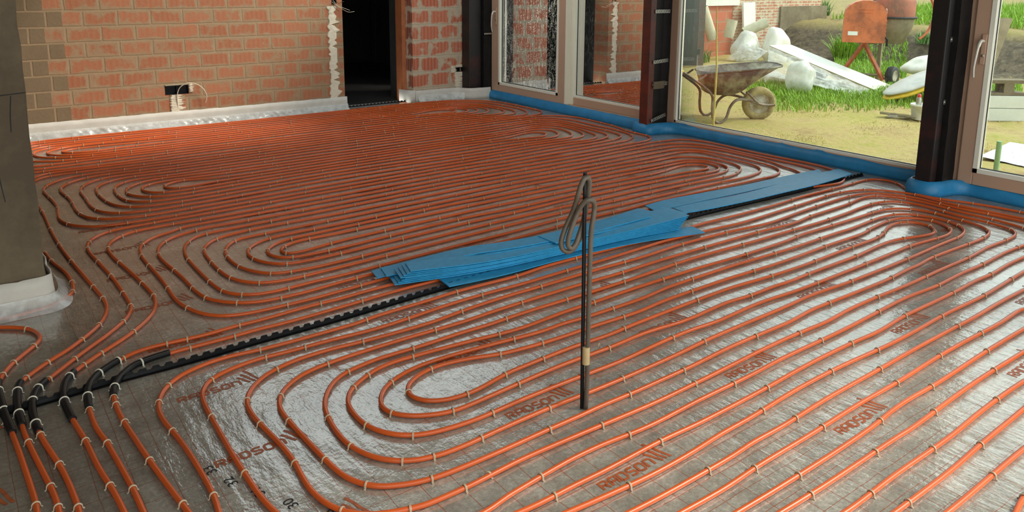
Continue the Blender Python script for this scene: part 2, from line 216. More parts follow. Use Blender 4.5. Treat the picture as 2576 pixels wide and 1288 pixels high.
PIPES=[
'87,2310 89,2418 85,2518 69,2798 55,2977 51,3057 47,3197 50,3257 62,3315 91,3389 121,3441 199,3556 215,3592 218,3611 219,3631 217,3650 208,3689 193,3725 182,3742 157,3772 127,3798 46,3856 15,3881 -9,3910 -15,3925 -15,3938 -8,3947 6,3950 22,3948 94,3921 113,3917 133,3917 172,3921 211,3929 249,3938 268,3944 285,3953 318,3975 361,4016 384,4048 392,4065 404,4103 410,4142 415,4202 415,4262 413,4322 402,4421 371,4599 357,4758 337,4855 333,4894 313,5294 313,5374 315,5454 332,5693 359,5992 386,6230 415,6428 437,6546 462,6643 475,6679 493,6713 515,6742 528,6754 558,6774 592,6787 630,6795 668,6798 1388,6796 1868,6802 2168,6812 3007,6850 3727,6874 4167,6884 4467,6885 4706,6878 4846,6864 5061,6827 5121,6823 5160,6825 5199,6830 5236,6839 5289,6862 5305,6872 5335,6896 5373,6939 5395,6972 5413,7007 5442,7081 5461,7158 5470,7236 5471,7296 5466,7355 5427,7692 5414,7751 5403,7789 5381,7844 5363,7879 5330,7927 5290,7971 5245,8009 5196,8042 5143,8068 5087,8090 5030,8106 4952,8124 4833,8142 4694,8155 4514,8163 4294,8167 4114,8164 3654,8148 3114,8140 2154,8133 1114,8137 894,8134 754,8127 655,8116 598,8104 545,8083 513,8063 499,8051 473,8023 443,7974 420,7920 398,7844 386,7785 377,7726 363,7567 350,7347 349,7267 353,7208 358,7168 366,7130 377,7093 392,7059 413,7029 438,7007 453,6998 486,6987 522,6983 560,6982 839,6992 1978,7020 3138,7051 4038,7079 4378,7087 4558,7087 4698,7083 4797,7073 4934,7051 4973,7047 5012,7048 5069,7058 5105,7071 5138,7089 5169,7112 5195,7140 5217,7171 5234,7205 5246,7241 5255,7299 5255,7358 5250,7417 5233,7536 5223,7594 5208,7652 5186,7707 5168,7741 5134,7790 5108,7819 5080,7846 5032,7880 4998,7900 4943,7924 4887,7941 4828,7953 4769,7960 4689,7964 4449,7970 4289,7971 4089,7968 3610,7953 3030,7940 2330,7927 1970,7926 1190,7935 930,7934 810,7928 731,7918 675,7902 623,7878 607,7867 579,7842 543,7797 516,7745 503,7708 493,7670 486,7631 479,7572 475,7512 476,7473 480,7434 488,7397 501,7362 510,7345 520,7330 545,7302 575,7278 607,7258 642,7241 679,7227 717,7217 755,7210 815,7205 874,7203 1094,7206 2034,7235 2994,7269 3494,7280 3834,7283 4154,7280 4393,7285 4473,7282 4652,7268 4752,7269 4811,7276 4849,7284 4903,7305 4936,7324 4964,7348 4988,7377 5007,7410 5014,7427 5024,7464 5028,7502 5027,7540 5020,7577 5014,7595 5006,7613 4988,7646 4976,7661 4950,7689 4904,7723 4869,7741 4833,7756 4795,7768 4737,7781 4638,7795 4559,7799 4459,7798 4200,7775 4060,7768 3600,7770 3380,7766 3180,7757 2541,7722 2341,7714 2181,7712 2021,7714 1862,7722 1642,7738 1144,7782 1024,7789 945,7789 886,7783 828,7770 774,7750 741,7731 725,7720 699,7695 679,7666 666,7632 663,7614 662,7578 669,7543 684,7510 706,7481 719,7468 749,7445 782,7426 837,7406 895,7392 974,7382 1034,7380 1113,7380 1373,7388 2153,7425 3051,7475 3271,7484 3491,7489 3891,7489 4071,7485 4211,7480 4330,7470 4390,7462 4547,7434 4586,7430 4625,7429 4662,7433 4680,7438 4712,7451 4727,7460 4749,7484 4757,7498 4763,7513 4766,7545 4763,7561 4750,7591 4729,7618 4700,7640 4667,7656 4631,7666 4593,7671 4553,7672 4514,7669 4456,7659 4265,7603 4227,7595 4168,7590 4108,7589 3608,7599 3448,7598 3308,7594 3029,7580 2350,7533 2090,7519 1871,7511 1431,7506 1291,7501 1191,7493 1054,7473 1014,7470 975,7471 936,7474 897,7481 844,7499 813,7517 800,7528 782,7553 776,7566 774,7580 775,7593 779,7606 786,7618 808,7638 823,7646 856,7659 893,7666 932,7670 1011,7668 1350,7646 1690,7629 1929,7622 2149,7622 2289,7626 2469,7633 3108,7672 3348,7683 3548,7686 3928,7678 4068,7680 4187,7690 4445,7721 4525,7726 4585,7726 4664,7719 4722,7708 4778,7690 4829,7664 4858,7640 4871,7627 4892,7597 4906,7563 4911,7546 4913,7510 4908,7474 4894,7442 4884,7427 4860,7401 4830,7380 4795,7366 4758,7357 4719,7353 4660,7352 4601,7356 4403,7383 4303,7393 4223,7397 4164,7397 3944,7384 3864,7381 3364,7380 3044,7372 2145,7333 1226,7291 1066,7289 946,7294 867,7304 790,7322 735,7343 684,7372 640,7409 604,7454 586,7487 579,7505 566,7561 565,7619 574,7675 587,7710 595,7726 617,7755 631,7768 645,7779 677,7798 732,7816 790,7826 889,7832 1109,7832 1869,7820 2209,7820 2569,7828 3449,7856 4109,7864 4229,7870 4428,7887 4528,7892 4628,7891 4707,7885 4766,7876 4825,7864 4882,7847 4919,7832 4970,7805 5002,7782 5030,7755 5055,7726 5087,7676 5112,7623 5130,7567 5136,7528 5139,7470 5134,7431 5126,7394 5104,7339 5085,7306 5061,7275 5035,7247 5004,7223 4971,7204 4935,7190 4898,7181 4839,7174 4780,7173 4520,7178 4160,7173 3100,7146 2341,7123 2041,7116 1741,7114 1081,7123 981,7121 801,7110 602,7102 565,7102 529,7106 498,7116 485,7125 472,7135 452,7162 444,7178 432,7213 423,7251 417,7290 412,7389 417,7529 431,7668 450,7766 467,7823 489,7877 520,7925 545,7952 576,7974 592,7983 628,7997 685,8009 764,8015 1083,8015 2163,8039 2843,8048 3523,8057 4263,8072 4463,8071 4683,8063 4803,8054 4901,8040 4959,8026 5015,8006 5067,7979 5114,7944 5156,7903 5193,7856 5225,7806 5253,7753 5277,7699 5297,7642 5312,7585 5318,7546 5323,7487 5336,7268 5334,7209 5326,7151 5308,7095 5292,7060 5270,7028 5245,6999 5217,6975 5184,6956 5149,6944 5092,6935 5053,6935 4994,6940 4777,6974 4677,6985 4558,6992 4398,6993 4138,6985 3418,6955 3118,6945 2818,6940 2178,6934 1878,6927 1639,6915 1060,6875 860,6865 740,6866 582,6876 486,6874 450,6876 418,6885 403,6893 378,6915 357,6944 333,6996 315,7053 299,7131 291,7210 287,7290 287,7410 295,7589 304,7729 316,7828 333,7906 352,7962 368,7998 387,8033 421,8080 463,8121 511,8154 564,8177 621,8194 699,8209 778,8219 878,8225 1018,8229 1278,8227 2058,8210 2498,8210 2918,8215 3398,8225 3778,8235 4338,8256 4458,8258 4578,8257 4698,8253 4817,8246 4897,8237 4976,8225 5054,8208 5111,8191 5186,8163 5239,8137 5307,8096 5370,8047 5425,7991 5474,7928 5515,7860 5539,7806 5551,7768 5560,7730 5572,7651 5583,7512 5587,7372 5588,7052 5586,7013 5581,6975 5572,6938 5557,6903 5547,6887 5525,6856 5497,6829 5467,6806 5433,6787 5397,6772 5360,6762 5301,6753 5242,6749 5182,6749 5062,6756 4864,6780 4764,6789 4664,6792 4524,6792 3744,6776 3085,6756 2765,6740 2106,6699 1826,6687 1666,6685 1466,6685 687,6699 628,6695 573,6681 540,6665 525,6655 499,6629 479,6598 464,6563 452,6525 440,6467 428,6388 418,6289 411,6189 409,6109 412,6009 427,5810 433,5670 434,5510 431,5210 438,4850 455,4550 502,3952 505,3872 503,3812 494,3753 478,3695 448,3621 418,3570 382,3521 319,3444 277,3401 218,3348 151,3273 128,3242 112,3207 104,3168 96,3088 93,3009 95,2909 101,2789 136,2430 139,2370 138,2283',
'184,2250 184,2357 172,2537 143,2755 134,2855 133,2975 141,3054 156,3112 172,3148 182,3165 295,3304 361,3379 443,3467 506,3545 530,3577 550,3611 567,3647 581,3685 590,3723 594,3763 591,4123 577,4362 557,4601 555,4661 556,4721 561,4761 568,4800 580,4837 597,4872 620,4905 646,4934 676,4959 692,4969 710,4978 746,4991 785,4997 825,5000 1044,5011 1404,5021 2123,5057 2783,5084 3063,5093 3263,5096 3383,5094 3642,5084 3802,5085 4262,5102 4682,5107 5002,5123 5121,5133 5199,5148 5236,5160 5272,5175 5306,5194 5338,5216 5380,5256 5413,5304 5437,5357 5458,5433 5473,5531 5478,5651 5478,5791 5474,5991 5480,6210 5476,6269 5466,6328 5455,6365 5432,6420 5403,6471 5380,6502 5353,6529 5323,6551 5289,6568 5234,6583 5156,6594 5057,6602 4957,6605 4857,6605 4657,6597 4318,6577 4138,6571 3218,6561 2878,6553 2578,6539 1959,6505 1679,6494 1319,6489 1199,6491 1020,6501 940,6498 862,6486 824,6475 787,6462 735,6434 690,6398 653,6353 633,6319 617,6284 601,6227 596,6168 598,6109 612,5970 617,5890 618,5770 613,5610 615,5551 623,5471 630,5432 641,5394 655,5358 675,5324 700,5295 729,5269 763,5248 798,5231 836,5218 893,5203 952,5193 992,5190 1052,5189 1152,5192 2231,5243 3010,5277 3410,5291 3890,5297 4469,5324 4589,5323 4788,5309 4848,5309 4927,5314 5006,5324 5064,5337 5118,5356 5152,5375 5167,5386 5181,5399 5206,5427 5217,5442 5235,5476 5254,5531 5263,5569 5268,5609 5289,6067 5288,6167 5285,6206 5278,6245 5267,6282 5252,6316 5230,6346 5218,6359 5204,6371 5172,6390 5137,6403 5100,6412 5061,6416 5001,6419 4881,6416 4742,6402 4484,6369 4385,6363 4325,6363 4065,6370 3745,6366 2705,6337 1846,6309 1486,6300 1346,6300 1146,6309 1087,6308 1048,6304 1010,6295 955,6274 906,6243 877,6217 865,6203 834,6154 812,6099 800,6042 796,5962 802,5783 812,5683 828,5606 840,5568 856,5533 877,5500 890,5485 904,5472 934,5449 969,5431 1006,5419 1045,5410 1084,5403 1144,5399 1224,5397 1423,5404 1603,5417 2181,5469 2360,5480 2520,5486 2880,5489 3760,5481 3900,5487 4139,5508 4259,5512 4359,5510 4698,5492 4778,5492 4857,5498 4896,5505 4933,5517 4968,5532 4984,5542 4999,5553 5027,5579 5063,5625 5082,5659 5099,5695 5124,5770 5134,5808 5144,5867 5153,5966 5153,6025 5144,6082 5131,6117 5122,6134 5101,6163 5073,6188 5058,6199 5024,6215 4987,6226 4930,6234 4891,6234 4832,6227 4636,6188 4518,6169 4398,6157 4299,6152 3899,6153 3299,6143 2659,6130 2039,6108 1799,6103 1679,6104 1599,6107 1340,6131 1281,6131 1241,6128 1183,6118 1128,6100 1094,6081 1049,6044 1011,6000 991,5967 984,5950 972,5913 966,5855 968,5816 971,5797 983,5760 991,5743 1011,5709 1035,5679 1049,5666 1079,5642 1096,5631 1131,5615 1188,5598 1246,5590 1325,5592 1584,5616 2163,5658 2442,5674 2682,5681 2942,5684 3582,5686 3742,5689 4002,5699 4142,5700 4322,5694 4402,5686 4580,5662 4639,5659 4678,5661 4734,5672 4769,5687 4801,5707 4815,5719 4842,5746 4865,5777 4893,5829 4910,5884 4915,5921 4913,5957 4903,5991 4885,6020 4873,6032 4860,6043 4828,6059 4793,6069 4756,6071 4698,6066 4542,6035 4423,6018 4284,6004 4124,5993 3785,5979 2605,5950 2425,5941 2026,5915 1866,5908 1726,5908 1627,5916 1588,5922 1549,5932 1419,5974 1381,5979 1363,5978 1345,5976 1309,5965 1292,5957 1262,5938 1237,5914 1228,5900 1223,5885 1220,5869 1221,5853 1224,5837 1231,5823 1241,5809 1253,5798 1267,5789 1284,5783 1301,5779 1338,5775 1396,5779 1494,5796 1553,5804 1693,5814 2632,5851 3431,5887 3771,5897 3871,5896 4091,5890 4211,5893 4270,5898 4329,5908 4388,5921 4542,5964 4600,5975 4638,5978 4675,5976 4692,5973 4724,5961 4737,5952 4748,5941 4757,5928 4763,5914 4768,5883 4766,5867 4756,5835 4737,5806 4725,5794 4711,5783 4680,5766 4663,5761 4626,5755 4588,5755 4549,5758 4352,5788 4232,5801 4113,5808 4013,5808 3653,5793 2893,5777 2513,5764 2214,5748 1894,5729 1615,5709 1416,5690 1336,5687 1277,5691 1219,5700 1182,5712 1148,5729 1118,5753 1095,5782 1079,5815 1071,5852 1071,5888 1079,5924 1096,5956 1121,5982 1153,6001 1188,6015 1226,6024 1285,6033 1324,6035 1384,6035 1584,6025 1724,6022 2204,6024 3064,6040 4143,6070 4263,6076 4383,6088 4521,6109 4737,6150 4796,6157 4835,6159 4893,6154 4930,6145 4963,6130 4991,6108 5013,6081 5022,6065 5035,6031 5041,5993 5041,5935 5031,5857 5010,5780 4988,5725 4958,5675 4921,5632 4891,5608 4875,5598 4840,5583 4784,5570 4746,5566 4706,5566 4407,5585 4227,5590 4067,5593 3927,5591 3647,5576 3507,5573 2847,5578 2587,5577 2407,5571 2228,5560 1510,5502 1310,5494 1190,5496 1131,5502 1073,5513 1036,5526 1019,5535 987,5556 959,5583 948,5598 930,5631 917,5668 907,5726 901,5846 905,5945 910,5985 918,6023 937,6079 955,6112 966,6128 992,6155 1007,6167 1023,6177 1058,6192 1114,6204 1173,6206 1293,6200 1372,6199 1752,6211 2432,6218 2712,6223 2992,6232 3691,6264 3951,6273 4091,6274 4291,6268 4391,6268 4531,6278 4848,6316 4928,6321 5007,6319 5064,6311 5099,6300 5115,6291 5130,6282 5156,6257 5167,6243 5184,6210 5200,6155 5208,6077 5210,5938 5207,5878 5203,5838 5194,5780 5153,5586 5136,5530 5119,5496 5097,5466 5084,5452 5070,5439 5039,5417 4987,5393 4949,5382 4911,5376 4872,5374 4833,5376 4656,5403 4557,5413 4457,5417 4317,5416 4137,5410 3617,5383 3438,5376 3238,5375 2678,5379 2418,5375 2278,5369 2118,5358 1580,5314 1400,5302 1260,5297 1080,5295 1021,5298 962,5307 923,5316 885,5327 849,5343 816,5363 787,5388 762,5419 743,5453 729,5489 719,5527 712,5566 705,5646 704,5705 707,5845 705,5985 706,6045 716,6124 724,6162 736,6200 761,6253 794,6301 836,6342 868,6364 885,6373 940,6392 978,6400 1017,6404 1077,6405 1317,6402 1677,6408 1957,6417 2656,6444 3036,6454 3836,6465 4636,6474 4776,6480 4975,6501 5054,6505 5114,6503 5172,6495 5209,6485 5244,6470 5274,6450 5288,6438 5311,6409 5329,6376 5342,6340 5351,6302 5358,6243 5362,6183 5359,5924 5374,5665 5372,5585 5363,5506 5356,5467 5347,5429 5325,5375 5305,5343 5293,5329 5266,5304 5250,5293 5217,5275 5162,5255 5084,5239 4985,5227 4766,5213 4366,5211 3667,5183 3567,5183 3347,5192 3147,5189 2308,5148 1488,5113 1349,5106 1169,5091 1089,5088 989,5087 869,5092 790,5097 731,5106 675,5124 641,5143 610,5168 571,5211 549,5244 525,5298 511,5356 503,5415 502,5454 505,5514 522,5693 525,5773 519,5913 499,6172 498,6232 501,6271 507,6310 518,6347 542,6401 574,6450 600,6480 628,6507 676,6540 729,6564 786,6578 864,6587 1064,6594 1584,6598 1824,6604 2064,6614 2703,6650 3003,6662 3303,6668 3943,6672 4183,6676 4383,6684 4682,6705 4802,6708 5142,6695 5241,6688 5300,6679 5339,6671 5377,6660 5414,6646 5466,6620 5514,6586 5555,6544 5589,6496 5614,6444 5632,6387 5642,6329 5646,6250 5628,5891 5624,5831 5618,5792 5606,5734 5556,5561 5542,5503 5535,5464 5529,5385 5530,5247 5522,5191 5510,5156 5501,5139 5479,5110 5466,5097 5436,5074 5385,5048 5348,5036 5309,5028 5230,5019 4951,5013 4631,4993 4471,4986 4291,4984 3971,4989 3531,4984 3272,4990 3152,4990 2912,4981 2233,4945 1533,4917 1253,4909 1053,4913 973,4911 894,4906 836,4894 800,4879 782,4870 751,4847 709,4805 677,4755 669,4737 657,4700 649,4661 645,4621 645,4561 649,4482 684,4143 704,3864 704,3804 701,3764 695,3725 681,3667 661,3610 642,3575 610,3525 573,3477 534,3433 491,3390 386,3298 343,3256 315,3228 290,3197 279,3180 260,3145 247,3108 239,3069 233,3029 231,2989 234,2889 254,2670 264,2491 282,2311 288,2204',
'332,2148 328,2315 312,2575 309,2615 297,2714 294,2774 296,2894 301,2953 307,2993 316,3032 328,3069 347,3105 358,3121 386,3149 447,3199 480,3221 516,3237 555,3245 595,3247 794,3236 913,3245 1013,3244 1273,3259 1413,3257 1552,3267 1812,3268 2092,3276 2352,3290 2730,3325 2910,3333 3230,3339 3450,3331 3550,3329 3970,3340 4170,3340 4290,3337 4489,3323 4549,3322 4749,3324 4809,3321 4868,3314 4966,3296 5044,3276 5100,3256 5209,3208 5245,3195 5283,3187 5320,3187 5339,3190 5376,3200 5429,3224 5478,3257 5522,3297 5574,3357 5607,3406 5633,3459 5649,3515 5658,3574 5662,3653 5660,3913 5655,4173 5661,4392 5657,4450 5645,4508 5629,4566 5609,4622 5584,4674 5563,4706 5537,4734 5507,4758 5457,4786 5402,4806 5345,4820 5287,4826 5227,4828 4828,4818 4708,4811 4449,4791 4249,4783 3849,4782 3429,4786 3109,4791 3009,4789 2290,4748 2030,4736 1530,4723 1390,4721 1250,4725 1211,4724 1171,4720 1133,4710 1023,4666 989,4647 958,4622 931,4594 908,4562 881,4509 869,4471 857,4413 852,4353 853,4273 875,3974 881,3774 886,3714 895,3655 906,3617 914,3599 947,3549 987,3505 1035,3469 1070,3452 1089,3445 1128,3436 1187,3430 1287,3427 1347,3430 1506,3446 1626,3452 2606,3478 3164,3518 3284,3523 3484,3520 3844,3535 3984,3537 4664,3512 4944,3508 5103,3503 5143,3504 5182,3508 5240,3522 5276,3535 5311,3552 5344,3574 5358,3586 5372,3599 5396,3629 5415,3663 5429,3699 5439,3737 5447,3776 5455,3835 5459,3895 5467,4114 5466,4194 5462,4254 5452,4333 5444,4372 5433,4410 5410,4463 5390,4496 5378,4510 5351,4537 5336,4548 5320,4559 5285,4575 5230,4593 5191,4599 5152,4603 5032,4604 4172,4580 3412,4590 3092,4589 2832,4579 2273,4545 2053,4534 1853,4531 1493,4535 1414,4531 1296,4513 1257,4504 1202,4482 1169,4461 1154,4449 1140,4435 1115,4404 1095,4371 1080,4334 1067,4276 1060,4197 1054,4037 1057,3937 1062,3877 1068,3838 1086,3781 1104,3745 1126,3713 1154,3684 1169,3672 1186,3662 1222,3646 1280,3633 1340,3629 1460,3632 2339,3681 3158,3712 3738,3714 4338,3721 4458,3718 4738,3699 4818,3697 4877,3700 4936,3708 4992,3724 5100,3771 5149,3802 5177,3827 5190,3842 5211,3874 5234,3927 5248,3984 5253,4023 5254,4063 5253,4102 5248,4141 5240,4180 5227,4217 5200,4268 5164,4314 5120,4351 5068,4378 5032,4390 4994,4397 4935,4400 4776,4392 4516,4397 4336,4399 3977,4390 3557,4401 3397,4400 3257,4394 2958,4372 2778,4371 2698,4368 1979,4328 1839,4324 1619,4323 1519,4319 1460,4312 1422,4301 1386,4285 1352,4265 1321,4240 1295,4211 1274,4178 1261,4141 1257,4121 1253,4082 1257,4023 1267,3984 1274,3966 1292,3931 1315,3899 1329,3884 1359,3860 1395,3844 1414,3839 1453,3834 1533,3830 1633,3832 2431,3881 2591,3888 3011,3897 3311,3919 3410,3922 3490,3921 3650,3912 3770,3908 4050,3915 4270,3910 4490,3907 4550,3904 4609,3898 4746,3870 4785,3864 4824,3861 4864,3862 4922,3869 4958,3880 4992,3897 5021,3920 5045,3949 5063,3982 5075,4018 5082,4055 5081,4092 5073,4126 5056,4156 5044,4169 5015,4190 4981,4204 4944,4213 4885,4219 4826,4220 4606,4210 4206,4206 3846,4195 3166,4200 2566,4184 1946,4168 1766,4166 1607,4169 1567,4165 1529,4157 1511,4150 1476,4132 1446,4108 1435,4093 1426,4077 1421,4059 1421,4042 1425,4025 1434,4010 1447,3999 1463,3992 1500,3988 1559,3994 1696,4021 1815,4035 2115,4055 2514,4076 2774,4086 3594,4093 3854,4100 4234,4090 4374,4089 4454,4093 4513,4098 4592,4109 4749,4138 4789,4142 4828,4142 4885,4136 4921,4125 4951,4108 4963,4097 4973,4084 4981,4070 4985,4055 4987,4039 4985,4024 4981,4009 4974,3995 4965,3983 4952,3973 4938,3966 4922,3961 4887,3956 4830,3959 4671,3977 4532,3985 3892,4005 3752,4007 3612,4002 3232,3982 3052,3975 2932,3975 2673,3983 2513,3981 2273,3965 1715,3917 1635,3913 1555,3913 1495,3916 1456,3922 1419,3934 1403,3944 1388,3956 1376,3971 1358,4005 1350,4043 1351,4081 1357,4099 1364,4117 1375,4133 1400,4163 1414,4176 1447,4199 1464,4207 1501,4221 1560,4231 1679,4237 1899,4251 2398,4276 2718,4287 2798,4286 2938,4281 3038,4281 4098,4297 4198,4295 4458,4283 4558,4283 4798,4287 4858,4286 4917,4282 4975,4272 5030,4253 5062,4234 5077,4222 5103,4195 5123,4163 5131,4146 5142,4110 5147,4053 5141,3995 5131,3958 5124,3940 5106,3908 5081,3879 5051,3855 5000,3828 4945,3810 4886,3800 4827,3796 4607,3795 3847,3810 3527,3803 3247,3805 3047,3802 2667,3792 2447,3783 2287,3772 1809,3731 1609,3718 1490,3715 1390,3723 1350,3729 1312,3738 1276,3753 1259,3764 1245,3777 1219,3807 1198,3841 1173,3895 1161,3933 1153,3972 1148,4032 1147,4092 1150,4152 1156,4191 1165,4230 1179,4267 1197,4302 1219,4335 1245,4364 1260,4376 1276,4387 1312,4400 1351,4407 1391,4410 1591,4415 2070,4437 2670,4462 3289,4488 3509,4489 4029,4483 4349,4489 4649,4484 4769,4487 5148,4501 5188,4501 5227,4497 5264,4488 5281,4482 5314,4465 5328,4455 5350,4430 5359,4415 5370,4382 5372,4365 5373,4327 5361,4170 5362,3971 5359,3911 5353,3872 5340,3815 5325,3778 5307,3745 5295,3729 5270,3701 5240,3677 5188,3650 5151,3637 5094,3623 4995,3609 4895,3604 4835,3605 4656,3617 4556,3619 3956,3621 3636,3615 3376,3618 3196,3616 2996,3608 2637,3582 2257,3567 1658,3533 1538,3529 1398,3530 1258,3523 1198,3523 1139,3530 1102,3543 1067,3562 1052,3574 1024,3603 1003,3636 989,3673 979,3731 971,3831 967,4211 975,4311 988,4389 999,4428 1013,4465 1043,4516 1066,4548 1094,4574 1110,4585 1128,4594 1165,4607 1223,4614 1363,4622 2062,4648 2721,4687 2961,4697 3121,4698 3361,4689 3541,4686 4241,4683 4581,4691 4920,4712 5020,4713 5180,4710 5280,4706 5319,4701 5358,4694 5394,4683 5429,4666 5445,4656 5474,4632 5487,4619 5510,4588 5530,4555 5546,4519 5569,4443 5586,4345 5592,4286 5595,4226 5592,4086 5579,3907 5570,3848 5562,3809 5550,3772 5508,3662 5480,3550 5459,3496 5439,3463 5403,3417 5375,3390 5344,3367 5311,3348 5294,3340 5259,3331 5241,3330 5206,3335 5115,3363 5037,3379 4899,3397 4739,3412 4560,3421 4360,3422 4040,3430 3880,3431 3520,3424 3280,3428 3160,3426 2460,3396 2180,3390 1960,3377 1302,3333 1222,3333 1082,3338 1022,3344 983,3351 945,3364 927,3372 894,3393 866,3421 843,3453 817,3507 799,3564 787,3622 779,3702 783,3982 774,4362 777,4442 783,4501 790,4540 801,4578 817,4615 827,4632 850,4663 877,4692 907,4717 941,4737 1013,4768 1061,4798 1078,4806 1116,4815 1155,4819 2154,4848 3094,4882 3354,4886 4134,4885 4434,4888 4614,4896 5073,4928 5292,4939 5391,4934 5565,4912 5620,4896 5654,4879 5669,4868 5684,4856 5709,4829 5720,4813 5738,4780 5752,4744 5763,4706 5775,4628 5777,4528 5761,4269 5758,4109 5762,3909 5778,3650 5776,3530 5770,3471 5757,3413 5736,3358 5709,3305 5664,3240 5625,3195 5580,3157 5530,3125 5477,3101 5439,3089 5382,3080 5343,3082 5285,3092 5092,3142 4975,3167 4797,3197 4639,3218 4460,3235 4220,3249 4000,3257 3760,3260 3520,3258 2780,3238 2640,3231 2281,3205 1982,3188 1882,3185 1742,3186 1662,3184 1262,3158 1163,3154 1083,3153 983,3157 863,3151 643,3149 583,3143 544,3137 507,3125 489,3117 473,3106 446,3078 423,3045 397,2991 385,2953 379,2914 375,2775 388,2575 403,2396 438,2070',
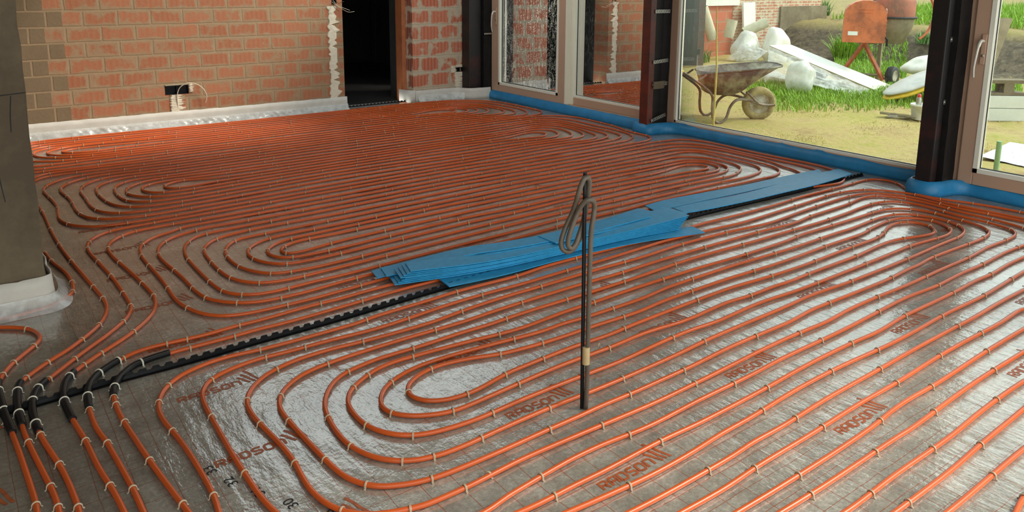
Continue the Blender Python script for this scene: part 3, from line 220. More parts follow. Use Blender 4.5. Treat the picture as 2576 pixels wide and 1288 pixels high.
'1338,1377 1545,1368 1825,1368 1905,1370 2025,1377 2185,1377 2405,1386 2524,1389 2824,1390 3104,1393 3424,1392 3644,1389 3944,1394 4224,1391 4384,1386 4464,1388 4543,1397 4622,1411 4740,1436 4876,1469 5011,1505 5145,1544 5260,1581 5373,1620 5502,1673 5555,1700 5589,1721 5619,1745 5644,1773 5662,1806 5673,1843 5681,1901 5681,1960 5674,2039 5659,2138 5647,2197 5630,2254 5580,2384 5562,2440 5554,2479 5551,2517 5555,2555 5559,2573 5566,2591 5584,2625 5619,2672 5724,2790 5744,2822 5752,2839 5763,2873 5764,2891 5760,2925 5746,2956 5723,2981 5693,3000 5658,3012 5620,3018 5581,3020 5381,3016 5241,3015 4902,3024 4802,3025 4722,3023 4542,3012 4282,3009 4082,3011 3843,3021 3743,3023 3583,3018 3343,3004 3263,3001 3183,3004 2984,3015 2544,3021 2464,3019 2305,3001 2245,2998 1965,3007 1885,3006 1746,2996 1466,2982 1368,2967 1328,2964 948,2965 830,2979 790,2980 730,2975 673,2960 636,2945 618,2936 586,2913 558,2885 534,2853 516,2818 502,2780 493,2742 489,2702 489,2642 505,2483 513,2303 512,2143 498,2005 498,1965 503,1925 520,1868 537,1833 559,1799 584,1768 612,1739 672,1687 704,1663 755,1631 790,1612 826,1595 864,1582 902,1571 941,1564 981,1560 1121,1561 1261,1554 1401,1556 1521,1555 1780,1562 1980,1557 2340,1564 2560,1574 2700,1578 2940,1577 3160,1569 3359,1581 3439,1583 3859,1580 4139,1585 4299,1579 4559,1589 4779,1585 4898,1589 4998,1597 5077,1607 5175,1626 5292,1655 5348,1674 5383,1691 5415,1711 5428,1723 5440,1737 5449,1752 5456,1769 5460,1787 5463,1825 5460,1983 5454,2063 5437,2201 5433,2281 5436,2361 5448,2479 5446,2538 5432,2595 5402,2667 5373,2718 5349,2748 5336,2761 5320,2773 5287,2792 5232,2813 5194,2821 5155,2828 5075,2834 4995,2836 4895,2834 4556,2819 4456,2813 4217,2792 4137,2788 4077,2789 4017,2792 3779,2820 3699,2826 3339,2838 3239,2835 3000,2821 2620,2826 2300,2820 2080,2820 1840,2806 1662,2784 1602,2780 1342,2786 1203,2799 1143,2802 1063,2800 1024,2796 984,2789 946,2778 909,2764 874,2746 842,2722 813,2694 788,2663 769,2629 756,2592 749,2553 746,2493 749,2433 762,2274 764,2194 763,2154 754,2054 753,1994 761,1935 772,1897 789,1861 800,1845 826,1815 857,1792 911,1767 968,1749 1007,1742 1067,1740 1147,1740 1307,1750 1367,1752 1607,1747 1826,1740 1986,1738 2426,1753 2606,1761 2826,1763 3046,1757 3106,1759 3245,1769 3345,1772 3505,1771 3765,1763 4205,1765 4425,1762 4505,1764 4725,1776 4805,1775 4984,1767 5044,1768 5103,1773 5140,1782 5158,1789 5190,1808 5214,1835 5230,1868 5243,1923 5252,1982 5254,2021 5251,2120 5256,2180 5265,2239 5287,2356 5292,2395 5290,2454 5283,2492 5269,2527 5260,2543 5236,2572 5206,2596 5189,2605 5154,2620 5116,2630 5057,2637 4918,2635 4659,2617 4419,2610 4279,2611 4059,2618 3679,2626 3359,2641 3199,2644 3039,2641 2800,2629 2660,2624 2300,2623 2080,2624 1960,2621 1820,2614 1681,2617 1481,2612 1321,2615 1281,2614 1241,2610 1163,2596 1125,2584 1090,2565 1074,2554 1045,2527 1008,2480 979,2428 960,2371 946,2293 939,2213 941,2153 953,2095 976,2040 998,2007 1011,1992 1041,1966 1057,1956 1093,1939 1151,1925 1191,1921 1251,1920 1410,1928 1630,1933 1850,1929 2110,1933 2290,1940 2510,1954 3050,1962 3249,1970 3349,1968 3549,1956 3669,1953 4169,1951 4569,1960 4789,1960 4848,1966 4906,1978 4943,1991 4977,2009 5006,2034 5031,2063 5049,2097 5061,2134 5069,2192 5069,2211 5064,2250 5046,2305 5028,2339 5017,2355 4990,2382 4974,2393 4940,2411 4884,2428 4825,2436 4765,2439 4705,2438 4406,2424 4266,2428 3866,2425 3686,2429 3307,2445 3127,2447 2807,2444 2747,2440 2628,2426 2548,2421 2308,2421 2208,2423 2088,2431 2009,2427 1969,2427 1909,2431 1731,2451 1531,2468 1431,2470 1372,2465 1333,2457 1276,2439 1240,2421 1207,2399 1179,2372 1156,2340 1140,2304 1136,2285 1136,2266 1139,2247 1145,2230 1155,2213 1181,2184 1212,2160 1265,2133 1303,2121 1342,2115 1402,2116 1821,2145 2101,2145 2301,2154 2380,2151 2540,2137 2619,2138 2779,2149 2859,2153 2919,2151 3038,2141 3218,2143 3358,2136 3538,2141 3958,2140 4058,2144 4237,2157 4317,2159 4397,2155 4456,2147 4514,2133 4591,2110 4649,2095 4687,2088 4726,2084 4765,2087 4783,2092 4817,2108 4846,2131 4857,2145 4867,2160 4873,2176 4875,2194 4872,2229 4866,2246 4858,2261 4847,2275 4834,2287 4802,2305 4765,2314 4727,2317 4688,2314 4629,2303 4496,2261 4438,2247 4399,2241 4339,2236 4099,2236 3719,2228 3559,2228 3339,2236 3060,2256 2940,2258 2341,2242 2181,2232 1981,2237 1741,2227 1642,2220 1485,2188 1446,2184 1406,2184 1366,2189 1347,2193 1311,2209 1295,2220 1281,2233 1270,2248 1261,2265 1256,2283 1255,2302 1259,2320 1266,2338 1276,2354 1304,2381 1338,2401 1375,2415 1414,2423 1434,2425 1473,2424 1533,2415 1591,2401 1705,2364 1764,2353 1843,2343 1983,2334 2183,2333 2403,2325 2482,2326 2602,2338 2661,2342 3021,2343 3121,2342 3421,2329 3581,2325 3701,2326 4001,2332 4341,2330 4420,2335 4517,2353 4556,2357 4715,2369 4795,2369 4853,2361 4890,2349 4924,2331 4952,2307 4964,2292 4982,2260 4991,2224 4991,2187 4981,2150 4964,2116 4941,2086 4913,2060 4896,2050 4879,2041 4842,2029 4804,2022 4764,2019 4705,2021 4466,2045 4366,2050 4027,2045 3307,2044 3227,2047 3087,2057 3007,2060 2927,2059 2687,2047 2627,2048 2508,2056 2428,2056 2308,2051 2109,2036 2029,2033 1769,2036 1549,2033 1369,2025 1269,2032 1211,2042 1173,2053 1154,2061 1121,2081 1091,2108 1068,2140 1058,2157 1044,2194 1039,2213 1034,2253 1035,2312 1045,2371 1060,2408 1081,2441 1109,2469 1141,2492 1175,2512 1229,2538 1267,2548 1327,2555 1387,2553 1646,2531 1804,2511 1904,2504 1964,2505 2183,2521 2363,2523 2583,2531 3083,2531 3423,2517 3603,2515 3883,2519 3942,2523 4041,2533 4101,2534 4421,2527 4861,2524 4960,2518 4999,2512 5037,2501 5072,2484 5088,2474 5118,2449 5131,2435 5142,2420 5161,2387 5174,2350 5178,2331 5181,2293 5177,2214 5162,2095 5151,2037 5132,1981 5114,1948 5089,1919 5058,1898 5022,1883 4984,1875 4925,1867 4865,1865 4805,1865 4426,1880 4326,1882 4246,1879 4126,1870 4007,1869 3787,1858 3567,1860 3147,1870 3087,1867 2968,1856 2908,1853 2528,1854 2248,1839 2128,1836 1928,1833 1768,1835 1668,1832 1528,1831 1289,1826 1109,1831 1050,1840 1011,1851 975,1866 940,1885 924,1897 897,1925 877,1959 869,1977 858,2015 850,2075 846,2134 834,2434 840,2494 851,2532 859,2550 879,2583 906,2613 936,2638 970,2659 988,2668 1025,2681 1064,2690 1144,2700 1223,2705 1463,2709 1743,2704 1942,2716 2442,2724 2722,2719 2902,2725 3122,2728 3822,2719 3942,2714 4141,2698 4221,2697 4281,2700 4400,2715 4460,2720 4859,2730 4939,2736 5078,2754 5117,2756 5157,2756 5214,2748 5250,2735 5282,2716 5308,2689 5319,2674 5337,2640 5359,2585 5369,2547 5377,2508 5382,2449 5379,2390 5359,2252 5353,2192 5349,2132 5349,2013 5345,1953 5337,1894 5325,1836 5311,1800 5301,1783 5279,1751 5254,1722 5226,1695 5211,1684 5194,1675 5158,1663 5120,1658 5060,1658 4861,1674 4722,1679 4422,1670 4182,1676 3922,1670 3842,1673 3682,1683 3583,1685 3043,1667 2603,1667 2383,1658 2083,1655 1843,1646 1763,1648 1604,1660 1484,1660 1424,1656 1245,1638 1206,1633 1147,1621 1107,1616 1068,1616 1008,1619 949,1628 910,1639 874,1654 822,1684 776,1722 720,1779 695,1810 674,1844 649,1898 635,1956 626,2016 621,2075 619,2275 621,2395 630,2655 636,2714 645,2753 652,2771 672,2806 684,2821 699,2834 732,2855 788,2875 827,2883 866,2889 926,2891 1026,2883 1186,2879 1345,2868 1425,2867 1525,2873 1744,2895 1863,2902 2003,2904 2183,2900 2283,2900 2503,2907 2783,2912 3283,2932 3343,2931 3522,2919 3702,2912 3901,2895 4001,2892 4121,2894 4421,2907 4641,2914 4940,2929 5080,2929 5159,2921 5238,2906 5313,2883 5366,2857 5413,2822 5451,2778 5482,2728 5515,2656 5530,2600 5533,2562 5530,2523 5509,2406 5501,2347 5498,2287 5498,2247 5503,2188 5516,2069 5529,1910 5543,1815 5543,1779 5539,1762 5532,1747 5510,1719 5496,1708 5463,1688 5428,1671 5373,1649 5239,1609 5103,1575 4966,1545 4809,1515 4710,1501 4630,1495 4491,1494 4011,1476 3931,1475 3571,1483 3311,1477 3131,1476 3011,1479 2752,1491 2572,1493 2392,1489 2152,1475 1972,1470 1813,1459 1633,1455 1453,1464 1186,1487',
'1463,1287 1751,1281 1931,1289 2231,1292 2531,1299 2812,1297 3132,1304 3332,1303 3693,1294 3893,1300 3932,1297 3971,1289 4028,1271 4084,1249 4136,1223 4160,1205 4163,1197 4158,1192 4129,1189 3952,1201 3712,1206 3352,1209 2911,1204 2711,1209 2591,1206 2451,1195 2211,1188 1911,1187 1610,1191 1571,1189 1555,1185 1542,1177 1537,1165 1539,1152 1549,1140 1563,1131 1581,1125 1620,1119 1720,1119 2000,1112 2421,1112 2541,1110 2901,1120 3121,1122 3482,1116 3642,1116 3678,1113 3690,1109 3694,1102 3689,1094 3676,1086 3604,1057 3489,1022 3430,1011 3391,1007 3331,1007 3191,1016 2991,1019 2830,1017 2590,1009 2230,1012 1990,1008 1830,1012 1793,1008 1778,1002 1770,992 1769,980 1775,967 1787,957 1803,949 1841,938 1880,931 1920,928 2381,921 2621,928 2981,934 3121,938 3176,935 3185,931 3186,924 3179,917 3165,909 3130,894 3073,874 2996,851 2938,837 2898,831 2838,829 2698,834 2238,834 2058,838 2039,837 2021,833 2008,826 2000,814 2000,799 2006,785 2018,772 2051,751 2087,735 2144,716 2183,708 2223,704 2263,705 2302,710 2401,728 2460,733 2560,735 2688,735',
]
CLIPS='949,1754,164 789,1861,121 1321,1555,1 1127,1740,1 1533,1459,177 897,1925,128 1069,1836,170 1345,1649,6 430,2157,97 512,2143,87 1041,1966,145 1940,1112,179 1132,1929,168 1785,1368,180 847,2115,93 620,2195,91 763,2154,87 1911,1289,2 1991,1187,1 2090,1009,1 185,2318,91 1311,1923,4 2140,924,179 944,2134,100 328,2315,92 139,2351,91 1137,2070,149 1780,1562,0 1528,1831,1 1723,1650,175 276,2371,96 89,2398,90 1687,1744,177 1039,2213,102 399,2435,95 133,2470,95 1429,2027,4 1323,2117,171 1145,2230,115 1610,1933,1 952,2332,80 835,2394,92 749,2433,94 2440,732,4 2300,1111,0 168,2577,97 1426,2183,0 497,2563,97 2478,833,180 2291,1293,1 309,2615,96 1259,2320,74 1908,1833,180 628,2575,88 2265,1380,3 2212,1478,4 2470,1010,180 1621,2130,3 254,2670,95 1109,2469,40 868,2567,58 761,2611,71 1240,2421,30 379,2715,94 1622,2217,10 1849,2035,179 1970,1932,1 2491,1198,5 103,2769,95 2621,928,1 2166,1745,2 1193,2521,27 139,2795,96 1414,2423,7 2283,1656,0 502,2780,73 2360,1564,2 1143,2591,18 2208,1838,2 376,2854,88 1821,2231,2 295,2874,88 1104,2695,8 1406,2551,175 1705,2364,166 699,2834,39 2701,1115,2 927,2772,21 558,2885,49 379,2914,85 56,2957,94 1441,2612,179 2101,2145,1 1903,2338,176 926,2891,178 1830,2440,173 2672,1493,179 1302,2788,175 2792,1297,0 1086,2881,179 1804,2511,174 929,2967,175 2871,1205,179 2971,1019,0 1603,2705,179 2470,1953,3 2388,2055,2 2844,1390,1 2281,2239,4 207,3196,50 703,3150,0 464,3211,34 1920,2620,3 329,3242,46 139,3258,53 2688,1853,179 883,3152,2 1565,2877,5 1407,2974,11 635,3245,177 2363,2326,178 714,3241,175 2883,1668,180 1801,2802,6 308,3319,49 69,3334,71 401,3311,41 2991,1480,177 2960,1577,178 218,3348,45 2866,1762,179 933,3245,179 3201,1121,179 2388,2421,180 3152,1305,0 2082,2717,1 110,3424,60 2363,2523,1 2280,2623,180 547,3447,47 1482,3173,3 357,3490,51 1313,3259,180 1983,2904,0 1182,3334,178 189,3540,57 1905,3007,2 3352,1209,0 2780,2253,2 530,3577,57 2280,2820,0 1187,3430,177 439,3604,61 1002,3492,141 799,3564,105 2841,2341,0 1561,3350,4 3038,2141,178 1052,3574,139 2660,2624,1 1258,3523,2 3512,1299,179 900,3636,107 182,3742,125 3363,1677,2 2265,2999,2 3267,1867,178 3419,1583,1 3504,1391,179 592,3743,84 1586,3451,3 989,3673,105 2843,2530,0 2967,2445,0 3551,1483,0 2523,2908,1 1169,3672,145 2742,2719,1 704,3804,88 1380,3630,1 880,3794,93 782,3862,89 504,3912,92 3525,1770,179 1758,3538,3 971,3831,93 1073,3818,105 1350,3729,170 592,3923,91 1259,3764,142 1986,3462,1 3447,2045,0 2860,2824,179 3339,2236,177 2684,3019,179 3059,2642,2 3321,2333,178 694,4004,94 1376,3850,156 1056,3957,93 1859,3654,3 399,4084,73 3609,1954,178 1749,3727,4 3518,2141,1 1157,3953,101 491,4092,94 1437,3927,161 1673,3834,3 866,4093,95 3879,1580,0 1257,4023,99 1055,4097,88 3971,1475,0 1635,3913,2 415,4222,89 588,4203,93 3827,1859,2 1434,4010,131 3922,1670,179 1149,4132,86 775,4242,91 3503,2515,179 967,4211,88 3719,2228,0 1364,4117,62 3985,1763,0 3402,2725,179 1696,4021,9 1460,4120,39 2072,3860,4 3339,2838,0 3646,2431,178 1283,4195,59 1165,4230,73 3907,2045,180 659,4382,96 2034,3944,5 1074,4315,76 3619,2628,178 855,4393,85 1627,4170,0 776,4422,87 569,4462,95 1540,4229,8 3978,2140,2 1441,4307,16 2055,4052,4 1260,4376,36 4311,1486,2 2679,3693,2 455,4550,94 2945,3501,4 4299,1579,180 1926,4167,1 4169,1951,0 3981,2332,1 2647,3791,2 1185,4473,32 369,4618,96 1043,4516,56 1451,4411,1 2551,3886,2 1719,4324,180 3250,3339,179 4099,2236,1 3719,2825,176 817,4615,62 931,4594,50 1979,4256,3 649,4661,82 3036,3610,3 4326,1882,1 2533,3981,2 4422,1670,0 4002,2530,7 1394,4528,9 3882,2717,177 2246,4175,2 1165,4607,13 4086,2426,0 556,4721,86 2454,4074,3 354,4777,101 1850,4427,3 4465,1763,1 1633,4534,179 2139,4336,3 4386,2049,178 1133,4710,18 2911,3894,1 4099,2617,178 580,4837,69 3158,3712,1 1563,4630,2 751,4847,40 437,4890,92 1061,4798,28 3444,3520,180 2458,4279,2 4399,2241,7 1450,4722,0 2013,4533,2 836,4894,18 4495,2138,166 3227,3805,0 3730,3333,2 2746,4189,2 1053,4913,179 710,4978,24 2350,4448,2 2934,4088,1 4496,2261,16 3092,3976,2 2538,4360,3 4478,2346,12 1213,4909,180 4381,2528,179 4706,1868,178 1810,4729,2 1554,4831,1 4665,2024,175 964,5007,4 3616,3615,0 2142,4652,3 1734,4836,2 4769,1960,2 4881,1673,175 830,5094,176 1613,4920,2 4479,2611,1 1324,5018,2 2938,4281,179 3638,3713,0 4440,2718,4 1109,5088,2 2533,4561,4 4783,2092,18 3607,3805,2 2898,4371,0 431,5230,90 4905,1866,3 4964,1768,179 952,5193,174 4685,2438,2 3206,4200,0 2830,4468,2 2134,4847,2 532,5280,112 4784,2310,166 4755,2371,180 1704,5035,3 2542,4676,4 4867,2160,64 4913,2060,36 3414,4091,0 2033,4937,2 1232,5195,3 2430,4756,3 700,5295,134 4834,2287,143 1588,5118,3 1001,5300,172 4561,2911,2 832,5352,149 5074,1907,35 1531,5209,3 1200,5296,1 4290,3337,177 5031,2063,56 4992,2205,89 4841,2525,179 4675,2824,3 3830,3909,1 4018,3716,1 2534,4862,2 4922,2418,161 3418,4288,1 5061,2134,76 3032,4587,2 1988,5134,2 623,5471,99 4176,3621,180 5214,1835,56 1224,5397,0 918,5460,143 5038,2323,118 1600,5315,5 2829,4780,3 723,5508,105 3397,4400,1 2303,5065,2 2532,4961,3 5162,2095,81 4682,3021,4 4087,3805,179 3329,4488,1 3041,4698,0 5311,1800,64 3834,4100,1 5252,1982,85 2031,5234,3 1054,5519,161 1523,5411,4 3972,4003,178 4939,2736,6 5181,2273,89 3312,4591,180 5142,2420,125 5038,2637,179 433,5670,91 2934,4877,2 1490,5501,3 5348,1993,87 930,5631,113 4504,3518,178 522,5693,86 2018,5351,5 5268,2258,79 812,5683,99 1842,5439,5 1079,5642,146 1345,5594,5 4960,2929,1 3209,4789,179 2912,4981,3 4418,3719,178 2607,5163,3 4270,3910,179 3777,4395,178 5172,2613,157 3421,4688,179 618,5770,89 2823,5085,2 5362,2272,82 5095,2833,176 5454,2063,96 1182,5712,158 2530,5257,3 5260,2543,123 1624,5619,4 1376,5687,2 1929,5536,5 4467,3798,179 707,5825,89 902,5806,92 968,5816,98 3829,4485,179 4676,3616,177 5140,2924,173 3334,4886,0 1301,5779,170 5436,2361,85 2498,5377,1 5267,2727,149 2280,5476,4 4186,4206,1 798,5883,92 3772,4585,179 5364,2566,106 5497,2267,91 2320,5478,3 4118,4297,179 1695,5715,4 4452,3989,178 2003,5648,4 5181,3015,179 612,5970,94 4394,4090,2 5681,1960,93 1573,5806,5 1228,5900,63 2930,5274,2 512,6013,95 3087,5187,2 3689,4783,180 991,5967,64 4629,3895,171 910,5985,81 4798,3697,180 5636,2235,107 5349,2866,153 5567,2422,107 3323,5095,179 706,6045,86 3901,4684,180 1136,5993,31 5532,2581,94 1912,5824,2 2342,5669,3 807,6080,77 4276,4398,1 1381,5979,178 2760,5489,0 1686,5910,176 4785,3864,173 2194,5747,3 2998,5377,179 4592,4109,10 4731,3971,173 1094,6081,33 1866,5908,2 4478,4283,179 2707,5578,0 4289,4488,1 4992,3724,20 498,6212,90 599,6208,83 5461,3017,2 736,6200,70 1007,6167,35 1704,6022,179 1261,6130,4 4964,3815,17 4272,4582,2 2642,5680,1 3702,5084,180 3410,5291,1 5672,2731,47 4686,4212,3 3587,5183,179 2166,5924,4 921,6255,34 1312,6199,178 1759,6103,180 2693,5771,2 2104,6023,1 525,6366,68 5639,3015,170 5744,2822,62 4885,4136,168 4656,4395,178 664,6368,52 3478,5377,2 1107,6309,2 2962,5684,0 4778,4287,0 4401,4686,1 885,6373,26 1712,6210,1 1406,6299,0 2099,6110,2 2732,5855,3 4689,4485,1 805,6469,20 3810,5295,1 3540,5482,179 1297,6402,0 2072,6215,0 2932,5864,3 960,6500,3 1179,6492,178 3193,5783,1 2865,5957,1 4752,4597,2 786,6578,10 4106,5202,2 1459,6490,1 3820,5482,2 1084,6594,1 2185,6320,2 3957,5402,3 3232,5878,3 591,6687,16 766,6699,179 1424,6597,0 2096,6422,2 4571,4990,3 4768,4815,3 2919,6135,1 4900,4711,2 3722,5689,2 4713,4903,4 4250,5313,3 1246,6689,179 3285,5967,1 592,6787,16 5052,4604,1 3947,5591,2 1864,6605,2 2179,6517,3 562,6876,0 940,6868,3 1846,6688,2 3052,6234,2 4239,5512,1 3279,6143,1 2164,6620,3 5180,4710,179 2965,6345,2 579,6983,2 4102,5700,0 1359,6896,4 4287,5589,178 4971,5013,2 978,6995,1 5188,4827,1 4073,5809,179 5113,4931,3 2088,6809,2 3016,6454,1 642,7103,3 2446,6720,4 821,7111,3 5002,5123,4 1498,7008,1 4111,5890,180 4402,5686,173 3985,5986,3 1121,7123,180 3923,6063,2 3445,6358,2 4907,5312,5 3058,6558,1 4500,5672,172 736,7213,170 4371,5785,172 1521,7117,179 5290,5025,8 5084,5239,9 3003,6662,2 4310,5904,10 1254,7210,2 2338,6936,1 5410,4932,174 2078,7022,2 3979,6153,0 5218,5154,17 966,7292,176 809,7317,165 700,7361,149 4426,5932,16 1266,7293,2 2041,7116,1 3458,6563,0 5135,5365,29 4364,6011,6 5070,5439,40 4323,6081,6 1153,7380,1 1606,7308,3 4091,6274,179 3087,6853,2 4339,6153,3 3503,6670,0 1473,7392,3 4600,5975,8 1034,7472,4 844,7499,155 5413,5304,61 1172,7490,8 2580,7130,2 5526,5209,80 3464,6768,2 4165,6368,178 3858,6566,1 1351,7504,2 4096,6468,1 5360,5486,80 1571,7508,1 2514,7252,2 2305,7340,3 3298,6951,2 5528,5365,90 3507,6867,2 912,7668,5 4511,6276,5 2153,7425,3 1071,7664,176 4656,6192,11 4717,6147,10 1390,7643,177 3983,6673,1 5374,5625,89 5474,5551,86 792,7757,22 2070,7518,3 5542,5503,79 4258,6575,2 3398,7058,2 695,7805,21 3944,6781,1 965,7790,1 2765,7361,3 1124,7784,176 3658,6965,2 4496,6471,1 969,7833,0 1503,7750,175 2390,7536,4 2672,7455,3 3927,6879,1 1742,7730,176 4683,6395,7 1289,7829,179 3440,7155,1 712,7913,14 2329,7627,2 4868,6318,4 1569,7824,179 5477,5831,91 646,8002,14 1230,7935,179 2321,7714,1 2789,7564,4 5007,6319,176 4796,6482,5 4503,6692,4 923,8014,180 5618,5792,81 4364,6789,1 4657,6597,3 4058,6982,2 2129,7819,0 3978,7077,2 3820,7165,1 1790,7927,179 1343,8020,1 2561,7723,3 5021,6419,178 695,8122,7 3524,7381,180 974,8135,1 3774,7283,0 5632,5971,88 1743,8030,1 4487,6885,179 660,8202,11 4782,6708,0 2569,7828,2 5074,6505,179 2881,7740,3 4100,7171,1 2330,7927,1 938,8227,2 5017,6604,178 4764,6789,176 4478,6993,180 5191,6491,165 3844,7380,1 3671,7490,180 1438,8224,179 2909,7839,2 5643,6170,87 4478,7088,0 5062,6698,178 5215,6587,171 4865,6862,171 4234,7282,2 2543,8045,1 3488,7686,0 4757,6977,173 4460,7177,1 2354,8134,0 2950,7938,1 5241,6688,174 4184,7398,0 4031,7486,179 5101,6823,178 3868,7595,179 2338,8209,0 4777,7076,173 4680,7176,178 3868,7679,179 4251,7477,176 4613,7270,176 4462,7375,172 2678,8212,1 3800,7769,179 4390,7462,171 2974,8139,1 5305,6872,34 3709,7860,0 4488,7443,169 5433,6787,25 4246,7599,11 5087,7064,20 4935,7190,18 3590,7953,1 4167,7687,6 4040,7768,1 4903,7305,26 4169,7866,3 4729,7618,136 5588,7052,89 4519,7799,1 4229,7970,1 5256,7338,91 4083,8070,1 4858,7640,136 5470,7236,87 4508,7892,2 4698,7788,172 5587,7212,90 4114,8164,2 3978,8242,2 4687,7887,174 4483,8070,179 4218,8252,2 5447,7514,96 5586,7432,92 4494,8164,178 4906,7936,164 4962,7916,157 5032,7880,148 4458,8258,0 4842,8049,172 5033,7998,154 5574,7631,96 4618,8256,178 4912,8131,171 5539,7806,110 4936,8232,171 5204,8155,155'
SLEEVES=[
'65,2857 54,2997 48,3137 47,3217 50,3257 53,3276',
'119,3225 112,3207 104,3168 96,3088 93,3009 96,2889',
'137,2815 133,2875 132,2935 134,2994 138,3034 145,3073 156,3112 172,3148 194,3181',
'290,3197 269,3163 253,3127 243,3088 236,3049 232,3009 231,2969 234,2889 238,2830',
'295,2874 299,2934 307,2993 316,3032 321,3051 337,3087 358,3121 371,3135 401,3162 447,3199',
'623,3148 564,3141 525,3132 507,3125 489,3117 473,3106 459,3092 434,3062 423,3045 405,3010 391,2972 385,2953 379,2914',
]
# --- steel primer
M['primer']=dirty('red_primer',srgb(112,42,26),srgb(70,30,22),.5,0,.5,3,.05)
M['primer_web']=dirty('primer_with_tar',srgb(88,36,24),(.01,.008,.008,1),.5,0,.9,3,.05)
# --- brickwork
def brick_mat(name,bw,rh,z0,colA,colB,mortar,axis='x',grey=None,off=.5,xo=0,smear=.5,patch=None):
    m,nt,b=newmat(name); P=coords(nt); s=nt.nodes.new('ShaderNodeSeparateXYZ'); L(nt,P,s.inputs[0])
    hx=s.outputs['X'] if axis=='x' else s.outputs['Y']; hz=s.outputs['Z']
    wob=noise(nt,P,6,3); 
    cx=math_(nt,'ADD',math_(nt,'ADD',hx,xo),math_(nt,'MULTIPLY',wob,.012)); cz=math_(nt,'ADD',math_(nt,'SUBTRACT',hz,z0-20*rh),math_(nt,'MULTIPLY',wob,.014))
    cb=nt.nodes.new('ShaderNodeCombineXYZ'); L(nt,cx,cb.inputs[0]); L(nt,cz,cb.inputs[1])
    br=nt.nodes.new('ShaderNodeTexBrick'); br.offset=off; br.offset_frequency=2; br.squash=1
    L(nt,cb.outputs[0],br.inputs['Vector'])
    for k,v in (('Scale',1),('Mortar Size',.010),('Mortar Smooth',.35),('Bias',0),('Brick Width',bw),('Row Height',rh)): br.inputs[k].default_value=v
    br.inputs['Color1'].default_value=colA; br.inputs['Color2'].default_value=colB; br.inputs['Mortar'].default_value=mortar
    brick=br.outputs['Color']
    # scored ribs across each block
    rib=nt.nodes.new('ShaderNodeTexWave'); rib.inputs['Scale'].default_value=6.3; rib.inputs['Distortion'].default_value=1.2; rib.inputs['Detail'].default_value=2
    cb2=nt.nodes.new('ShaderNodeCombineXYZ'); L(nt,hx,cb2.inputs[0]); L(nt,math_(nt,'MULTIPLY',hz,.12),cb2.inputs[1]); L(nt,cb2.outputs[0],rib.inputs['Vector'])
    col=mixc(nt,math_(nt,'MULTIPLY',rib.outputs[0],.28),brick,mortar)
    # mortar smeared over the faces: big patches with ragged edges, stronger near the joints
    n1=noise(nt,P,5.5,8,.72); edge=math_(nt,'MULTIPLY',br.outputs['Fac'],.4)
    brl=nt.nodes.new('ShaderNodeTexBrick'); brl.offset=off; L(nt,cb.outputs[0],brl.inputs['Vector'])
    for k,v in (('Scale',1),('Mortar Size',.05),('Mortar Smooth',1),('Bias',0),('Brick Width',bw),('Row Height',rh)): brl.inputs[k].default_value=v
    sm=math_(nt,'ADD',n1,math_(nt,'MULTIPLY',brl.outputs['Fac'],.22))
    smf=ramp(nt,sm,[(.62-.12*smear,0.),(.72-.12*smear,.9)])
    col=mixc(nt,smf,col,mixc(nt,noise(nt,P,14,4),tuple(c*.86 for c in mortar[:3])+(1,),tuple(min(1,c*1.22) for c in mortar[:3])+(1,)))
    if grey:
        row=math_(nt,'FLOOR',math_(nt,'DIVIDE',cz,rh)); par=math_(nt,'MODULO',row,2)
        lim=math_(nt,'ADD',grey[0],math_(nt,'MULTIPLY',par,grey[1])); gm=math_(nt,'LESS_THAN',cx,lim)
        gcol=mixc(nt,br.outputs['Fac'],mixc(nt,noise(nt,P,4,6),grey[2],grey[3]),mortar)
        col=mixc(nt,gm,col,gcol)
    # dark open perpends
    dn=ramp(nt,noise(nt,P,2.3,2),[(.56,0.),(.6,1.)])
    L(nt,mixc(nt,math_(nt,'MULTIPLY',noise(nt,P,30,5),.25),col,(.1,.06,.04,1)),b.inputs['Base Color'])
    b.inputs['Roughness'].default_value=.88; b.inputs['Specular IOR Level'].default_value=.25
    h=math_(nt,'SUBTRACT',math_(nt,'MULTIPLY',noise(nt,P,40,6),.35),math_(nt,'MULTIPLY',br.outputs['Fac'],1.0))
    bump(nt,b,h,.55,.012); return m
MORT=srgb(164,138,108)
M['brick_back']=brick_mat('brick_back',.3,.15,.2985,srgb(172,104,74),srgb(186,118,86),MORT,grey=(.88,.15,srgb(142,122,96),srgb(120,100,76)),smear=.75,xo=.06)
M['brick_pier']=brick_mat('brick_pier',.29,.197,.17,srgb(205,112,82),srgb(188,92,64),srgb(196,180,156),smear=.7,xo=.1)
M['brick_reveal_shaded']=brick_mat('brick_reveal_shaded',.29,.197,.17,srgb(150,66,44),srgb(120,50,34),srgb(196,180,156),axis='y',smear=.45)  # pier brick darkened: the shade of the reveal is in the colour
M['brick_shed']=brick_mat('brick_shed',.21,.068,.0,srgb(176,100,78),srgb(196,128,102),srgb(206,196,170),smear=.1)
M['brick_hollow']=brick_mat('brick_hollow',.4,.22,.0,srgb(206,122,96),srgb(196,108,82),srgb(176,140,116),smear=.1)
M['brick_outer']=brick_mat('brick_outer',.3,.19,.0,srgb(176,112,80),srgb(160,92,64),srgb(150,130,104),smear=.3)
M['concrete']=dirty('column_render',srgb(112,98,78),srgb(86,74,58),.9,0,.5,2.2,.35,14)
M['ceiling']=plain('ceiling_concrete',srgb(150,145,138),.9)
M['render_grey']=dirty('cement_render',srgb(138,128,104),srgb(112,100,80),.95,0,.6,2,.5,12)
